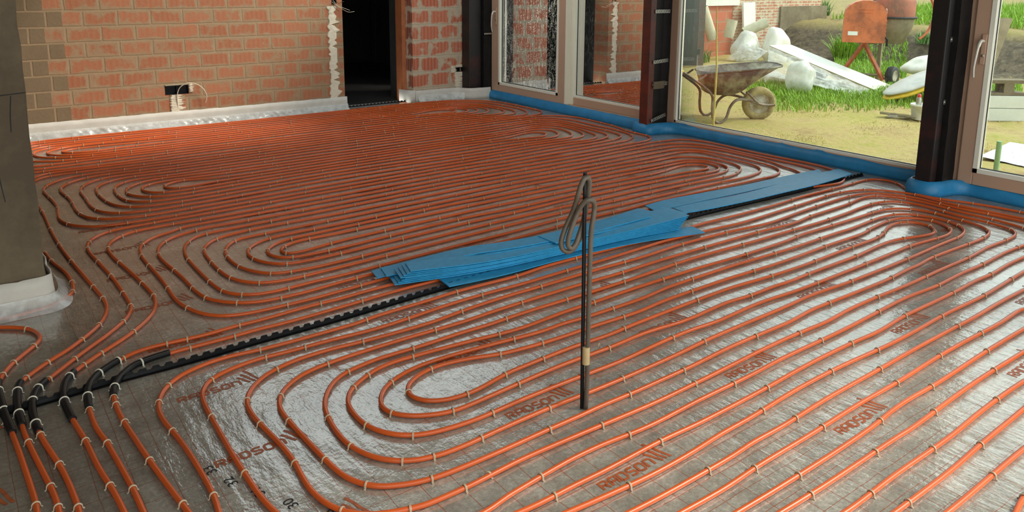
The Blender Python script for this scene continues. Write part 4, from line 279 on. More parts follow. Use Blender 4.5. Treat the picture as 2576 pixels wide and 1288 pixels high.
# --- reflective foil on the insulation with its printed grid
def foil():
    m,nt,b=newmat('foil'); P=coords(nt); s=nt.nodes.new('ShaderNodeSeparateXYZ'); L(nt,P,s.inputs[0])
    wv=noise(nt,P,3.5,3); 
    def axis(o,off,amp):
        return math_(nt,'ADD',math_(nt,'ADD',o,off),math_(nt,'MULTIPLY',math_(nt,'SUBTRACT',wv,.5),amp))
    X=axis(s.outputs['X'],-1.425,.018); Y=axis(s.outputs['Y'],-2.333,.018)
    def lines(v,p,w,ph=0.):
        d=math_(nt,'ABSOLUTE',math_(nt,'SUBTRACT',math_(nt,'FRACT',math_(nt,'ADD',math_(nt,'DIVIDE',v,p),.5+ph)),.5))
        return math_(nt,'LESS_THAN',d,w/p/2)
    big=math_(nt,'MAXIMUM',lines(X,.0985,.0026),lines(Y,.0985,.0024))
    small=math_(nt,'MAXIMUM',math_(nt,'MULTIPLY',lines(X,.0985,.0016,.5),lines(Y,.012,.007)),math_(nt,'MULTIPLY',lines(Y,.0985,.0016,.5),lines(X,.012,.007)))
    n1=noise(nt,P,60,6,.75); n2=noise(nt,P,7,5,.6)
    base=ramp(nt,math_(nt,'ADD',math_(nt,'MULTIPLY',n1,.55),math_(nt,'MULTIPLY',n2,.45)),[(.32,srgb(116,113,104)),(.5,srgb(158,154,142)),(.68,srgb(204,200,188))])
    c=mixc(nt,math_(nt,'MULTIPLY',small,.55),base,srgb(150,84,52)); c=mixc(nt,math_(nt,'MULTIPLY',big,.85),c,srgb(150,74,40))
    # darker and browner towards the left, broken up by noise
    low_x_brown=math_(nt,'MULTIPLY',ramp(nt,math_(nt,'ADD',math_(nt,'MULTIPLY',s.outputs['X'],.55),math_(nt,'MULTIPLY',noise(nt,P,4,6),.7)),[(.33,.75),(.8,0.)]),ramp(nt,s.outputs['Y'],[(0.,1.),(.9,1.)]))
    c=mixc(nt,math_(nt,'MULTIPLY',low_x_brown,.7),c,srgb(84,64,46))
    L(nt,c,b.inputs['Base Color']); b.inputs['Roughness'].default_value=.42; b.inputs['Metallic'].default_value=.20; b.inputs['Specular IOR Level'].default_value=.6
    b.inputs['Coat Weight'].default_value=1.; b.inputs['Coat Roughness'].default_value=.06; b.inputs['Coat IOR'].default_value=2.0
    # wrinkles of the loose top film: ridges running across the pipes
    mp=nt.nodes.new('ShaderNodeMapping'); mp.inputs['Scale'].default_value=(9,2.2,1); mp.inputs['Rotation'].default_value=(0,0,.45); L(nt,P,mp.inputs[0])
    w1=noise(nt,mp.outputs[0],2.2,5,.55); w2=noise(nt,P,26,4,.6); w3=noise(nt,P,90,3)
    amp=ramp(nt,noise(nt,P,.9,2),[(.38,.25),(.62,1.)])
    hh=math_(nt,'ADD',math_(nt,'MULTIPLY',math_(nt,'MULTIPLY',w1,amp),1.),math_(nt,'ADD',math_(nt,'MULTIPLY',w2,.12),math_(nt,'MULTIPLY',w3,.03)))
    bump(nt,b,hh,.5,.02,'Coat Normal'); bump(nt,b,math_(nt,'ADD',w2,w3),.25,.004,'Normal'); return m
M['foil']=foil()
def film(name,alpha=.35,col=(.85,.87,.84,1),rough=.18):
    m,nt,b=newmat(name); P=coords(nt); b.inputs['Base Color'].default_value=col; b.inputs['Roughness'].default_value=rough
    n=noise(nt,P,9,6,.65); L(nt,ramp(nt,n,[(.35,max(0,alpha-.18)),(.7,min(1,alpha+.25))]),b.inputs['Alpha']); b.inputs['Specular IOR Level'].default_value=.8
    bump(nt,b,noise(nt,P,22,5),.5,.01); return m
M['film']=film('clear_film',.45); M['film_bag']=film('bag_film',.62,(.78,.8,.76,1),.3); M['film_skirt']=film('skirt_film',.5,(.80,.81,.79,1),.12)
def glass(name,dirt=0):
    m=bpy.data.materials.new(name); m.use_nodes=True; nt=m.node_tree; nt.nodes.clear(); o=nt.nodes.new('ShaderNodeOutputMaterial')
    t=nt.nodes.new('ShaderNodeBsdfTransparent'); t.inputs[0].default_value=(.90,.965,.93,1); g=nt.nodes.new('ShaderNodeBsdfGlossy'); g.inputs['Roughness'].default_value=.01
    fr=nt.nodes.new('ShaderNodeFresnel'); fr.inputs[0].default_value=1.5; mx=nt.nodes.new('ShaderNodeMixShader'); L(nt,fr.outputs[0],mx.inputs[0]); L(nt,t.outputs[0],mx.inputs[1]); L(nt,g.outputs[0],mx.inputs[2])
    out=mx.outputs[0]
    if dirt:
        P=coords(nt); mp=nt.nodes.new('ShaderNodeMapping'); mp.inputs['Scale'].default_value=(1,30,4.5); L(nt,P,mp.inputs[0])
        streak=noise(nt,mp.outputs[0],2.2,6,.7); drops=noise(nt,P,70,4,.7)
        patch=noise(nt,P,1.6,3)
        f=math_(nt,'MULTIPLY',ramp(nt,math_(nt,'ADD',math_(nt,'MULTIPLY',streak,.5),math_(nt,'MULTIPLY',drops,.5)),[(.5,0.),(.62,1.)]),ramp(nt,patch,[(.35,.12),(.62,1.)]))
        d=nt.nodes.new('ShaderNodeBsdfTranslucent'); d.inputs[0].default_value=(.8,.82,.76,1); d2=nt.nodes.new('ShaderNodeBsdfDiffuse'); d2.inputs[0].default_value=(.75,.76,.7,1)
        dm=nt.nodes.new('ShaderNodeMixShader'); dm.inputs[0].default_value=.5; L(nt,d.outputs[0],dm.inputs[1]); L(nt,d2.outputs[0],dm.inputs[2])
        m2=nt.nodes.new('ShaderNodeMixShader'); L(nt,math_(nt,'MULTIPLY',f,dirt),m2.inputs[0]); L(nt,out,m2.inputs[1]); L(nt,dm.outputs[0],m2.inputs[2]); out=m2.outputs[0]
    L(nt,out,o.inputs[0]); return m
M['glass']=glass('pane_glass',.07); M['glass_dirty']=glass('pane_glass_dirty',.6)
# ================================================================== THE ROOM
WX=5.83                                   # inner line of the window wall
BY=8.37                                   # face of the back wall
def struct(name,mb,mat,label=None,parent=None):
    o=mb.build(name,mat,parent)
    if not parent: o['kind']='structure'
    if label: o['label']=label
    return o
# floor: foil faced insulation boards
mb=MB(); mb.box((-3.2,-1.6,-.09),(5.96,8.40,0))
floor_o=struct('floor',mb,M['foil'],'grey foil covered floor insulation with a printed orange grid')
# back wall in three pieces around the socket chase, one mesh
def holed(mb,x0,x1,z0,z1,y0,y1,holes):
    """wall slab in XZ with rectangular recesses (hx0,hx1,hz0,hz1,depth)"""
    xs=sorted({x0,x1,*[h[0] for h in holes],*[h[1] for h in holes]}); zs=sorted({z0,z1,*[h[2] for h in holes],*[h[3] for h in holes]})
    inh=lambda i,j: next((h for h in holes if h[0]<=xs[i]<h[1] and h[2]<=zs[j]<h[3]),None)
    for i in range(len(xs)-1):
        for j in range(len(zs)-1):
            h=inh(i,j); a,b,c,d=xs[i],xs[i+1],zs[j],zs[j+1]
            if not h: mb.add([(a,y0,c),(b,y0,c),(b,y0,d),(a,y0,d)],[(0,1,2,3)])
    for hx0,hx1,hz0,hz1,dep in holes:
        y=y0+dep
        mb.add([(hx0,y0,hz0),(hx1,y0,hz0),(hx1,y0,hz1),(hx0,y0,hz1),(hx0,y,hz0),(hx1,y,hz0),(hx1,y,hz1),(hx0,y,hz1)],[(4,5,6,7),(0,4,7,3),(5,1,2,6),(0,1,5,4),(3,7,6,2)])
    mb.add([(x0,y0,z0),(x1,y0,z0),(x1,y0,z1),(x0,y0,z1),(x0,y1,z0),(x1,y1,z0),(x1,y1,z1),(x0,y1,z1)],[(5,4,7,6),(4,0,3,7),(1,5,6,2),(3,2,6,7),(0,4,5,1)])
mb=MB(); holed(mb,-3.2,3.78,-.1,2.6,BY,BY+.3,[(1.815,2.045,.325,.42,.06),(3.652,3.715,1.215,1.40,.06)])
wall_back=mb.build('wall_back',M['brick_back'],fix=False); tag(wall_back,'brick back wall with grey blocks at its left end',kind='structure')
mb=MB(); holed(mb,4.72,5.43,-.1,2.6,8.42,8.74,[(5.345,5.462,.335,.395,.05)])
pier=mb.build('wall_pier',M['brick_pier'],fix=False); tag(pier,'red block wall pier right of the dark doorway',kind='structure')
mb=MB(); mb.box((4.715,8.425,-.1),(4.719,8.60,2.6)); struct('reveal',mb,M['brick_reveal_shaded'],'shaded brick reveal of the doorway',pier)
mb=MB(); mb.box((4.66,8.58,-.1),(4.72,8.74,2.6)); struct('trim_1',mb,M['wood'],'brown timber door lining in the dark doorway')
# ragged plaster
def ragged(name,parent,x0,x1,z0,z1,y,seed,ampl=.02,mat=None):
    rr=random.Random(seed); n=46; left=[];right=[]
    for i in range(n+1):
        z=z0+(z1-z0)*i/n; left.append((x0+rr.uniform(-.25,.35)*ampl,z)); right.append((x1+(rr.uniform(-1.2,1.) if rr.random()<.6 else 0)*ampl,z))
    rows=[]
    for (a,z),(b,_) in zip(left,right):
        rows.append([Vector((a,y,z)),Vector((a+.006,y-.006-rr.random()*.003,z)),Vector(((a+b)/2,y-.008-rr.random()*.004,z)),Vector((b-.006,y-.006-rr.random()*.003,z)),Vector((b,y,z))])
    o=MB().loft(rows,False).build(name,mat or M['plaster'],parent); return o
ragged('plaster_patch',wall_back,3.60,3.70,.15,1.20,BY-.001,3,.05)
ragged('plaster_patch',wall_back,1.86,1.97,.14,.325,BY-.001,5,.04)
ragged('plaster_patch',wall_back,2.047,2.085,.34,.43,BY-.001,6,.02)
ragged('plaster_patch',wall_back,1.815,2.04,.42,.432,BY-.001,8,.01)
ragged('plaster_patch',pier,5.33,5.45,.13,.335,8.419,9,.04)
ragged('plaster_patch',pier,5.27,5.345,.33,.42,8.419,10,.03)
ragged('plaster_patch',pier,5.345,5.465,.396,.43,8.419,12,.012)
for p,(x0,x1,z0,z1,y) in ((wall_back,(1.818,2.042,.328,.417,BY)),(wall_back,(3.655,3.712,1.218,1.397,BY)),(pier,(5.348,5.459,.338,.392,8.42))):
    b=MB()
    for a,c in (((x0,y+.002,z0),(x1,y+.054 if p is wall_back else y+.045,z0+.004)),((x0,y+.002,z1-.004),(x1,y+.05 if p is wall_back else y+.045,z1)),((x0,y+.002,z0),(x0+.004,y+.045,z1)),((x1-.004,y+.002,z0),(x1,y+.045,z1)),((x0,y+.043,z0),(x1,y+.046,z1))): b.box(a,c)
    n_=2 if x1-x0>.09 else 1
    if n_==2: b.box(((x0+x1)/2-.003,y+.002,z0),((x0+x1)/2+.003,y+.045,z1))
    o=b.build('socket_box',M['black_plastic'],p); o['label']='black plastic socket box sunk in the brick'
# cables
def cable(P,r,mat,label,name='cable',cat='cable',group=None,step=.01):
    o=MB().tube(spline(P,step),r,8).build(name,mat); return tag(o,label,cat,group)
M['cable_white']=plain('pale_cable',srgb(216,200,176),.45)
M['cable_dark']=plain('dark_wire',srgb(70,52,38),.5)
cable([(1.93,BY-.004,.15),(1.925,BY-.013,.25),(1.93,BY-.02,.34),(1.955,BY-.035,.40),(2.02,BY-.05,.44),(2.10,BY-.055,.43),(2.17,BY-.05,.38),(2.21,BY-.04,.30),(2.205,BY-.035,.25),(2.195,BY-.03,.22)],.0045,M['cable_white'],'pale cable curling out of the wide socket hole in the back wall')
for i,(P,lb) in enumerate([
  ([(3.67,BY+.03,1.25),(3.70,BY-.02,1.21),(3.78,BY-.03,1.16),(3.85,BY-.02,1.13),(3.93,BY,1.135)],'long thin wire from the high wall box reaching furthest into the doorway'),
  ([(3.68,BY+.03,1.27),(3.72,BY-.03,1.20),(3.79,BY-.04,1.175),(3.86,BY-.03,1.15)],'thin wire from the high wall box with its bare end beside the doorway edge'),
  ([(3.69,BY+.03,1.29),(3.73,BY-.03,1.23),(3.76,BY-.03,1.245),(3.79,BY-.03,1.25)],'short wire from the high wall box pointing right'),
  ([(3.67,BY+.03,1.26),(3.66,BY-.04,1.20),(3.70,BY-.035,1.16),(3.735,BY-.03,1.14)],'short dark wire hanging below the high wall box')]):
    cable(P,.0025,M['cable_white'] if i<2 else M['cable_dark'],lb,'wire','wire','loose wires at the high wall box')
# pillar
mb=MB(); rows=[]
pts=[(-.55,3.985),(.283,3.985),(.292,3.994),(.292,4.36),(-.55,4.36)]
for k in range(27):
    z=k*.1; rows.append([Vector((x+(rnd.uniform(-.004,.003) if i in(1,2) else 0),y+(rnd.uniform(-.002,.002) if i in (1,2) else 0),z)) for i,(x,y) in enumerate(pts)])
mb.loft(rows,False,True); pillar=struct('wall_left',mb,M['concrete'],'rough grey rendered wall end in the left foreground')
mb=MB()
for P in ([(.10,3.984,1.1),(.13,3.984,.95),(.155,3.984,.8),(.16,3.984,.62),(.17,3.984,.52)],[(.235,3.984,.99),(.225,3.984,.9),(.222,3.984,.83)],[(-.2,3.984,1.0),(0,3.984,.993),(.15,3.984,.992),(.29,3.984,1.0)]): mb.tube(spline(P,.02),.0022,6)
mb.build('crack',M['dark_text'],pillar)['label']='dark crack in the render'
# rest of the shell
mb=MB(); mb.box((-3.35,-1.6,-.1),(-3.2,8.7,2.6)); struct('wall_far_left',mb,M['brick_back'])
CEIL=2.55
mb=MB(); [mb.box(a,c) for a,c in (((-3.4,.2,CEIL),(6.2,5.5,CEIL+.2)),((-3.4,7.9,CEIL),(6.2,8.8,CEIL+.2)),((-3.4,5.5,CEIL),(1.8,7.9,CEIL+.2)),((5.2,5.5,CEIL),(6.2,7.9,CEIL+.2)))]; struct('ceiling',mb,M['ceiling'])  # unseen opening left in the slab, added to brighten the floor below
mb=MB(); mb.box((5.80,.2,2.25),(6.15,8.4,CEIL)); struct('wall_lintel',mb,M['brick_pier'])
mb=MB(); mb.box((5.78,-1.6,-.1),(6.15,.25,CEIL)); struct('wall_right',mb,M['brick_pier'])
# dark room behind the doorway
mb=MB()
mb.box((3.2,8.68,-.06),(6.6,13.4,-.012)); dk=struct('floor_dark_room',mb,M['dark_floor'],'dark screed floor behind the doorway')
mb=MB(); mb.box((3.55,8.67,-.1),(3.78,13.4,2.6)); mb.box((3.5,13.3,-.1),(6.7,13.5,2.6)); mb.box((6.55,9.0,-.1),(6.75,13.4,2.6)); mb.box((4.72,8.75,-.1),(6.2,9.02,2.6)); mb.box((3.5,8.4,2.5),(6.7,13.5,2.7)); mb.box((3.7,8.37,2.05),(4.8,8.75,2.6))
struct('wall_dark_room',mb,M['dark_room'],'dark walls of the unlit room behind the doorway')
d3=empty('door_3',(6.55,12.4,0)); d3['kind']='structure'; d3['label']='closed grey door deep in the dark room'
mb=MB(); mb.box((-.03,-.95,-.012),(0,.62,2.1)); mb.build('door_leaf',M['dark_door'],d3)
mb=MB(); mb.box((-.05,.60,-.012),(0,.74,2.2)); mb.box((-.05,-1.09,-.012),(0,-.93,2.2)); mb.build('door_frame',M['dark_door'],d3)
mb=MB(); mb.box((-.06,-.78,1.0),(-.03,-.72,1.09)); mb.tube([(-.07,-.75,1.05),(-.07,-.88,1.05)],.01); mb.build('door_handle',M['gasket'],d3)
# ================================================================== windows and steel posts
def rail_frame(name,parent,x0,x1,ya,yb,za,zb,wl,wr,wb,mat,wt=.12):
    """frame in the YZ plane; ya>yb; wl at the ya side"""
    b=MB()
    for a,c in (((x0,ya-wl,za),(x1,ya,zb)),((x0,yb,za),(x1,yb+wr,zb)),((x0,yb+wr,za),(x1,ya-wl,za+wb)),((x0,yb+wr,zb-wt),(x1,ya-wl,zb))): b.bevbox(a,c,.006)
    return b.build(name,mat,parent)
def bead(parent,x0,x1,ya,yb,za,zb,t,mat,name='glazing_bead'):
    b=MB()
    for a,c in (((x0,ya-t,za),(x1,ya,zb)),((x0,yb,za),(x1,yb+t,zb)),((x0,yb,za),(x1,ya,za+t)),((x0,yb,zb-t),(x1,ya,zb))): b.box(a,c)
    return b.build(name,mat,parent)
def pane(parent,x,ya,yb,za,zb,mat):
    b=MB(); b.add([(x,yb,za),(x,ya,za),(x,ya,zb),(x,yb,zb)],[(0,1,2,3)]); return b.build('glass_pane',mat,parent,False)
def win(name,label):
    o=empty(name,(0,0,0)); o['kind']='structure'; o['label']=label; return o
def handle(parent,x,y,zt,zb,lean=.02):
    b=MB(); b.bevbox((x-.012,y-.022,zt-.16),(x,y+.008,zt+.05),.003); b.build('handle_plate',M['frame'],parent)
    P=spline([(x-.005,y,zt),(x-.045,y,zt+.004),(x-.062,y+.004,zt-.03),(x-.066,y+lean*.6,zt-.11),(x-.060,y+lean,zt-.19),(x-.048,y+lean,zt-.25)],.012)
    n=len(P); b=MB().tube(P,[.013 if i<n*.25 else .011-.004*(i/n) for i in range(n)],10,flat=.8); b.build('handle',M['handle'],parent)
    b=MB(); Mx=Matrix.Translation((x-.002,y-.008,zt-.10))@Matrix.Rotation(-PI/2,4,'Y'); b.lathe([(.011,0),(.011,.012),(.004,.013)],12,Mx); b.build('lock_cylinder',M['strap'],parent)
ZT=2.25
d1=win('door_1','left sliding glass door with a white lever handle')
rail_frame('sash_frame',d1,5.74,5.815,8.175,6.72,.10,ZT,.155,.12,.092,M['frame'])
bead(d1,5.735,5.80,8.022,6.838,.19,ZT-.12,.03,M['bead']); bead(d1,5.77,5.785,7.995,6.865,.218,ZT-.14,.006,M['gasket'],'gasket')
pane(d1,5.79,8.0,6.85,.2,ZT-.1,M['glass_dirty']); handle(d1,5.737,8.07,1.11,.86)
b=MB(); b.box((5.742,6.705,.10),(5.84,6.72,ZT)); b.box((5.815,6.66,.10),(5.85,6.705,ZT)); b.build('meeting_stile',M['frame_lit'],d1)
b=MB(); b.bevbox((5.735,5.38,.075),(5.93,8.18,.098),.004); b.build('threshold',M['frame'],d1)
w1=win('window_1','fixed glass pane between the sliding door and the middle steel post')
rail_frame('frame',w1,5.83,5.92,6.74,5.40,.098,ZT,.05,.06,.085,M['frame']); bead(w1,5.845,5.90,6.69,5.46,.183,ZT-.12,.022,M['bead']); bead(w1,5.875,5.885,6.67,5.48,.203,ZT-.14,.006,M['gasket'],'gasket')
pane(w1,5.88,6.70,5.45,.19,ZT-.1,M['glass'])
w2=win('window_2','large fixed glass pane between the two steel posts')
rail_frame('frame',w2,5.90,5.985,5.305,2.44,.055,ZT,.105,.105,.055,M['frame']); bead(w2,5.905,5.97,5.20,2.545,.108,ZT-.12,.022,M['bead']); bead(w2,5.935,5.945,5.18,2.565,.128,ZT-.14,.007,M['gasket'],'gasket')
pane(w2,5.94,5.19,2.55,.115,ZT-.1,M['glass'])
d2=win('door_2','glass door at the right edge with a white lever handle')
rail_frame('door_frame',d2,5.87,5.95,2.49,.30,.075,ZT,.05,.05,.03,M['frame'])
rail_frame('sash_frame',d2,5.845,5.925,2.445,1.05,.09,ZT-.03,.10,.10,.092,M['frame']); bead(d2,5.84,5.91,2.347,1.148,.18,ZT-.15,.03,M['bead']); bead(d2,5.88,5.892,2.32,1.175,.208,ZT-.17,.007,M['gasket'],'gasket')
pane(d2,5.89,2.34,1.155,.19,ZT-.13,M['glass']); handle(d2,5.842,2.375,1.11,.86)
rail_frame('fixed_frame',d2,5.87,5.94,1.05,.30,.09,ZT,.08,.08,.09,M['frame']); pane(d2,5.90,.98,.37,.17,ZT-.1,M['glass'])
def post(x0,x1,y0,y1,label,mat):
    o=empty('steel_post',((x0+x1)/2,(y0+y1)/2,0)); tag(o,label,'post',None)
    b=MB(); c=Vector(((x0+x1)/2,(y0+y1)/2,0)); b.bevbox((x0-c.x,y0-c.y,0),(x1-c.x,y1-c.y,2.55),.007); b.build('shaft',mat,o)
    b=MB(); b.box((x0-c.x-.005,y0-c.y-.01,0),(x1-c.x+.02,y1-c.y+.01,.012)); b.build('base_plate',M['strap'],o); return o
pm=post(5.586,5.665,5.271,5.379,'rust red painted steel post in the middle of the window front',M['primer'])
pr=post(5.602,5.682,2.518,2.632,'dark red painted steel post with tar stains at the right',M['primer_web'])
pc=post(5.44,5.625,8.245,8.415,'brown painted steel post in the far corner beside the brick pier',M['primer_web'])
for (x0,x1,y0,y1,nm) in ((5.667,5.93,5.287,5.40,'behind the middle post'),(5.684,5.93,2.478,2.63,'behind the right post'),(5.628,5.80,8.19,8.44,'beside the far corner post')):
    b=MB(); nseg=16; rows=[]
    for k in range(nseg+1):
        z=.02+2.5*k/nseg; j=lambda:rnd.uniform(-.004,.004)
        rows.append([Vector((x0,y0+j(),z)),Vector((x0*.5+x1*.5,y0+.012+j(),z)),Vector((x1,y0+j(),z)),Vector((x1,y1,z)),Vector((x0,y1,z))])
    b.loft(rows,False,True); o=b.build('sealing_membrane',M['membrane']); tag(o,'black sealing membrane '+nm,'membrane','black membranes at the posts')
def strap(x0,x1,y,z,label,tilt=0.,w=.036):
    o=empty('fixing_strap',(x0,y,z)); tag(o,label,'bracket','perforated straps on the posts'); b=MB(); n=9; Lx=x1-x0; R=Matrix.Rotation(-tilt,4,'Y')
    b.box((0,-.0015,-w/2),(Lx,.0015,-w/2+.008),R); b.box((0,-.0015,w/2-.008),(Lx,.0015,w/2),R)
    for k in range(n+1):
        x=Lx*k/n; b.box((max(0,x-.006),-.0015,-w/2),(min(Lx,x+.006),.0015,w/2),R)
    b.build('band',M['strap'],o); b=MB(); b.lathe([(0,.004),(.006,.004),(.008,0)],10,R@Matrix.Translation((.012,-.002,0))@Matrix.Rotation(PI/2,4,'X')); b.build('screw',M['strap'],o); return o
for z,tl,lb in ((1.215,.0,'perforated strap near the top of the middle post'),(.72,.06,'perforated strap on the middle post level with the barrow handle'),(.135,.22,'lowest perforated strap just above the blue edge strip of the middle post')):
    strap(5.637,5.85,5.264,z,lb,tl)
o=strap(5.637,5.85,5.262,.50,'strap on the middle post smeared over with grey mortar',.0); ragged('mortar_smear',None,5.64,5.80,.455,.53,5.258,21,.02,M['render_grey']); ms=bpy.data.objects['mortar_smear']; ms.parent=o; ms.matrix_parent_inverse=Matrix.Translation((-5.637,-5.262,-.50))
for z,lb in ((1.12,'upper perforated strap on the right post'),(.68,'lower perforated strap on the right post')): strap(5.652,5.86,2.512,z,lb,.02)
strap(5.63,5.74,8.18,.83,'small perforated strap on the black membrane in the far corner')
# ================================================================== foam edge strips
def edge_strip(path,h,mat,label,group,prof=None,ext=.0,wav=.004,step=.05,name='edge_strip',flip=1,seed=1):
    """foam upstand following a plan path; the room lies to the left of the path if flip=1"""
    rr=random.Random(seed); P=spline(path,step); rows=[]
    prof=prof or [(.028,0),(.032,.3),(.024,.6),(.006,.86),(-.016,1.0)]
    n=len(P)
    for i in range(n):
        t=P[min(i+1,n-1)]-P[max(i-1,0)]; t/=np.linalg.norm(t); nx,ny=-t[1]*flip,t[0]*flip; wv=wav*math.sin(i*.9+seed)+rr.uniform(-1,1)*wav*.5; top=rr.uniform(-1,1)*.002
        fr=[(d+wv*z,z*(h+top)) for d,z in prof]; bk=[(d-.007+wv*z,z*(h+top)) for d,z in reversed(prof)]
        rows.append([Vector((P[i][0]+nx*d,P[i][1]+ny*d,z)) for d,z in fr+bk])
    b=MB(); b.loft(rows,True,True); m=len(rows[0]); b.add(rows[0],[tuple(range(m))]); b.add(rows[-1],[tuple(range(m-1,-1,-1))])
    o=b.build(name,mat); tag(o,label,'edge strip',group); return o
def skirt(parent,path,flip,z1,d1,seed,step=.012,amp=.008,z0=.001,d0=.03):
    """crinkled film at the foot of an edge strip"""
    rr=random.Random(seed); P=spline(path,step); n=len(P); rows=[]; ph=[rr.uniform(0,6) for _ in range(8)]
    for i in range(n):
        t=P[min(i+1,n-1)]-P[max(i-1,0)]; t/=np.linalg.norm(t); nx,ny=-t[1]*flip,t[0]*flip; s=i*step; r=[]
        for k in range(7):
            u=k/6; fold=math.sin(s*46+ph[0]+u*5)+.7*math.sin(s*83+ph[1]-u*7)+.8*math.sin(s*19+ph[2]); env=math.sin(PI*min(1,u*1.15+.02))*max(0.15,.6+.6*math.sin(s*7+ph[3]))
            d=d0+(d1-d0)*(1-u)**1.7+amp*fold*env; z=z0+(z1-z0)*u+.25*amp*fold*env*(u<.9)
            r.append(Vector((P[i][0]+nx*d,P[i][1]+ny*d,max(.001,z))))
        rows.append(r)
    return MB().loft(rows,True).build('film_skirt',M['film_skirt'],parent,False)
BG='blue edge strips along the window front'; WG='white edge strips along the walls'
edge_strip([(5.735,8.15),(5.735,7.5),(5.732,6.6),(5.735,5.9),(5.73,5.42)],.105,M['strip_blue'],'blue foam edge strip below the left sliding glass door',BG,[(.048,0),(.05,.3),(.042,.62),(.02,.88),(-.002,1.0)],flip=-1,seed=2)
edge_strip([(5.60,5.45),(5.578,5.40),(5.574,5.30),(5.60,5.245),(5.68,5.235),(5.78,5.20),(5.86,5.12),(5.892,5.0),(5.893,4.2),(5.89,3.4),(5.89,2.74),(5.86,2.68)],.108,M['strip_blue'],'bright blue foam edge strip below the large fixed pane, wrapped round the middle post',BG,[(.018,0),(.022,.3),(.019,.6),(.004,.86),(-.02,1.03)],flip=-1,seed=3)
edge_strip([(5.80,2.70),(5.68,2.69),(5.60,2.66),(5.578,2.60),(5.578,2.53),(5.61,2.485),(5.70,2.465),(5.80,2.44),(5.852,2.38),(5.86,2.2),(5.86,1.2),(5.86,.3)],.104,M['strip_blue'],'dark blue foam edge strip below the right door, wrapped round the right post',BG,[(.022,0),(.026,.3),(.021,.6),(.008,.86),(-.012,1.03)],flip=-1,seed=4)
sb=edge_strip([(3.80,8.362),(3.0,8.362),(2.2,8.362),(1.4,8.362),(.5,8.362),(-.4,8.362)],.152,M['white_foam'],'long white foam edge strip along the foot of the brick back wall',WG,[(.012,0),(.012,.4),(.010,.7),(.007,1.0)],flip=1,wav=.002,seed=5)
skirt(sb,[(3.80,8.362),(2.2,8.362),(.5,8.362),(-.3,8.362)],1,.072,.07,11)
sp=edge_strip([(4.735,8.395),(5.0,8.39),(5.25,8.385),(5.37,8.33),(5.43,8.235),(5.50,8.20),(5.62,8.18),(5.715,8.165)],.14,M['white_foam'],'white foam edge strip round the foot of the brick pier and corner post',WG,[(.02,0),(.016,.3),(.010,.7),(.007,1.0)],flip=-1,seed=6)
skirt(sp,[(4.76,8.395),(5.0,8.39),(5.25,8.385),(5.40,8.29)],-1,.085,.075,12)
edge_strip([(4.62,8.60),(4.628,8.50),(4.66,8.42),(4.70,8.385),(4.722,8.372)],.15,M['white_foam'],'short white foam strip bending round the pier corner into the doorway',WG,[(.006,0),(.006,.5),(.006,1.0)],flip=-1,step=.02,seed=7)
sl_=edge_strip([(-.45,3.972),(-.1,3.972),(.2,3.972),(.285,3.975),(.306,4.0),(.308,4.06),(.308,4.33)],.15,M['white_foam'],'white foam edge strip at the foot of the grey wall end in the foreground',WG,[(.02,0),(.016,.3),(.010,.7),(.007,1.0)],flip=-1,step=.03,seed=8)
skirt(sl_,[(-.4,3.972),(.2,3.972),(.29,3.978),(.307,4.02),(.308,4.3)],-1,.07,.085,13,amp=.006)
# ================================================================== heating pipes
PR=.0085; PZ=.0097
PLAB=['orange heating pipe looping in the far bay in front of the brick wall','orange heating pipe looping in the second bay in front of the middle post','orange heating pipe looping in the bay just behind the black joint profile','orange heating pipe spiralling around the standing conduits in the foreground','orange heating pipe runs crossing the bottom right corner']
def xy(s): return [tuple(int(a)/1000 for a in p.split(',')) for p in s.split()]
for s,lb in zip(PIPES,PLAB):
    P=spline(xy(s),.025); b=MB().tube([(x,y,PZ) for x,y in P],PR,12); o=b.build('heating_pipe',M['pipe'],fix=False); tag(o,lb,'pipe','underfloor heating pipes')
# clips
cb=MB(); cp=[(0,-.0165,.0012),(0,-.0135,.0015),(0,-.0112,.004),(0,-.0108,PZ)]
cp+=[(0,-.0108*math.cos(a),PZ+.0108*math.sin(a)) for a in np.linspace(0,PI,9)[1:-1]]+[(0,.0108,PZ),(0,.0112,.004),(0,.0135,.0015),(0,.0165,.0012)]
for dx in (-.0017,.0017): cb.tube([(dx,y,z) for _,y,z in cp],.0016,6)
cmesh=cb.mesh('pipe_clip'); cmesh.materials.append(M['clip'])
CL=[tuple(int(v) for v in c.split(',')) for c in CLIPS.split()]
for x,y,a in CL[:300]:
    o=bpy.data.objects.new('pipe_clip',cmesh); COL.objects.link(o); o.location=(x/1000,y/1000,0); o.rotation_euler=(0,0,math.radians(a))
    tag(o,'small beige plastic clip straddling an orange heating pipe','clip','pipe clips pushed into the floor')
sb_=MB()
for x,y,a in CL[300:]:
    R=Matrix.Translation((x/1000,y/1000,0))@Matrix.Rotation(math.radians(a),4,'Z')
    sb_.tube([R@Vector((0,p[1],p[2])) for p in cp[2:-2]],.0024,5)
o=sb_.build('far_pipe_clips',M['clip'],fix=False); tag(o,'many small pipe clips on the far pipes','clips','pipe clips pushed into the floor','stuff')
for (x,y,a,lb) in ((1.22,1.75,.5,'loose clip standing on the foil without a pipe, in front of the conduits'),(2.08,2.18,2.2,'loose clip lying tipped over on the foil to the right of the conduits')):
    o=bpy.data.objects.new('pipe_clip',cmesh); COL.objects.link(o); o.location=(x,y,0); o.rotation_euler=(0,0,a); tag(o,lb,'clip','loose pipe clips')
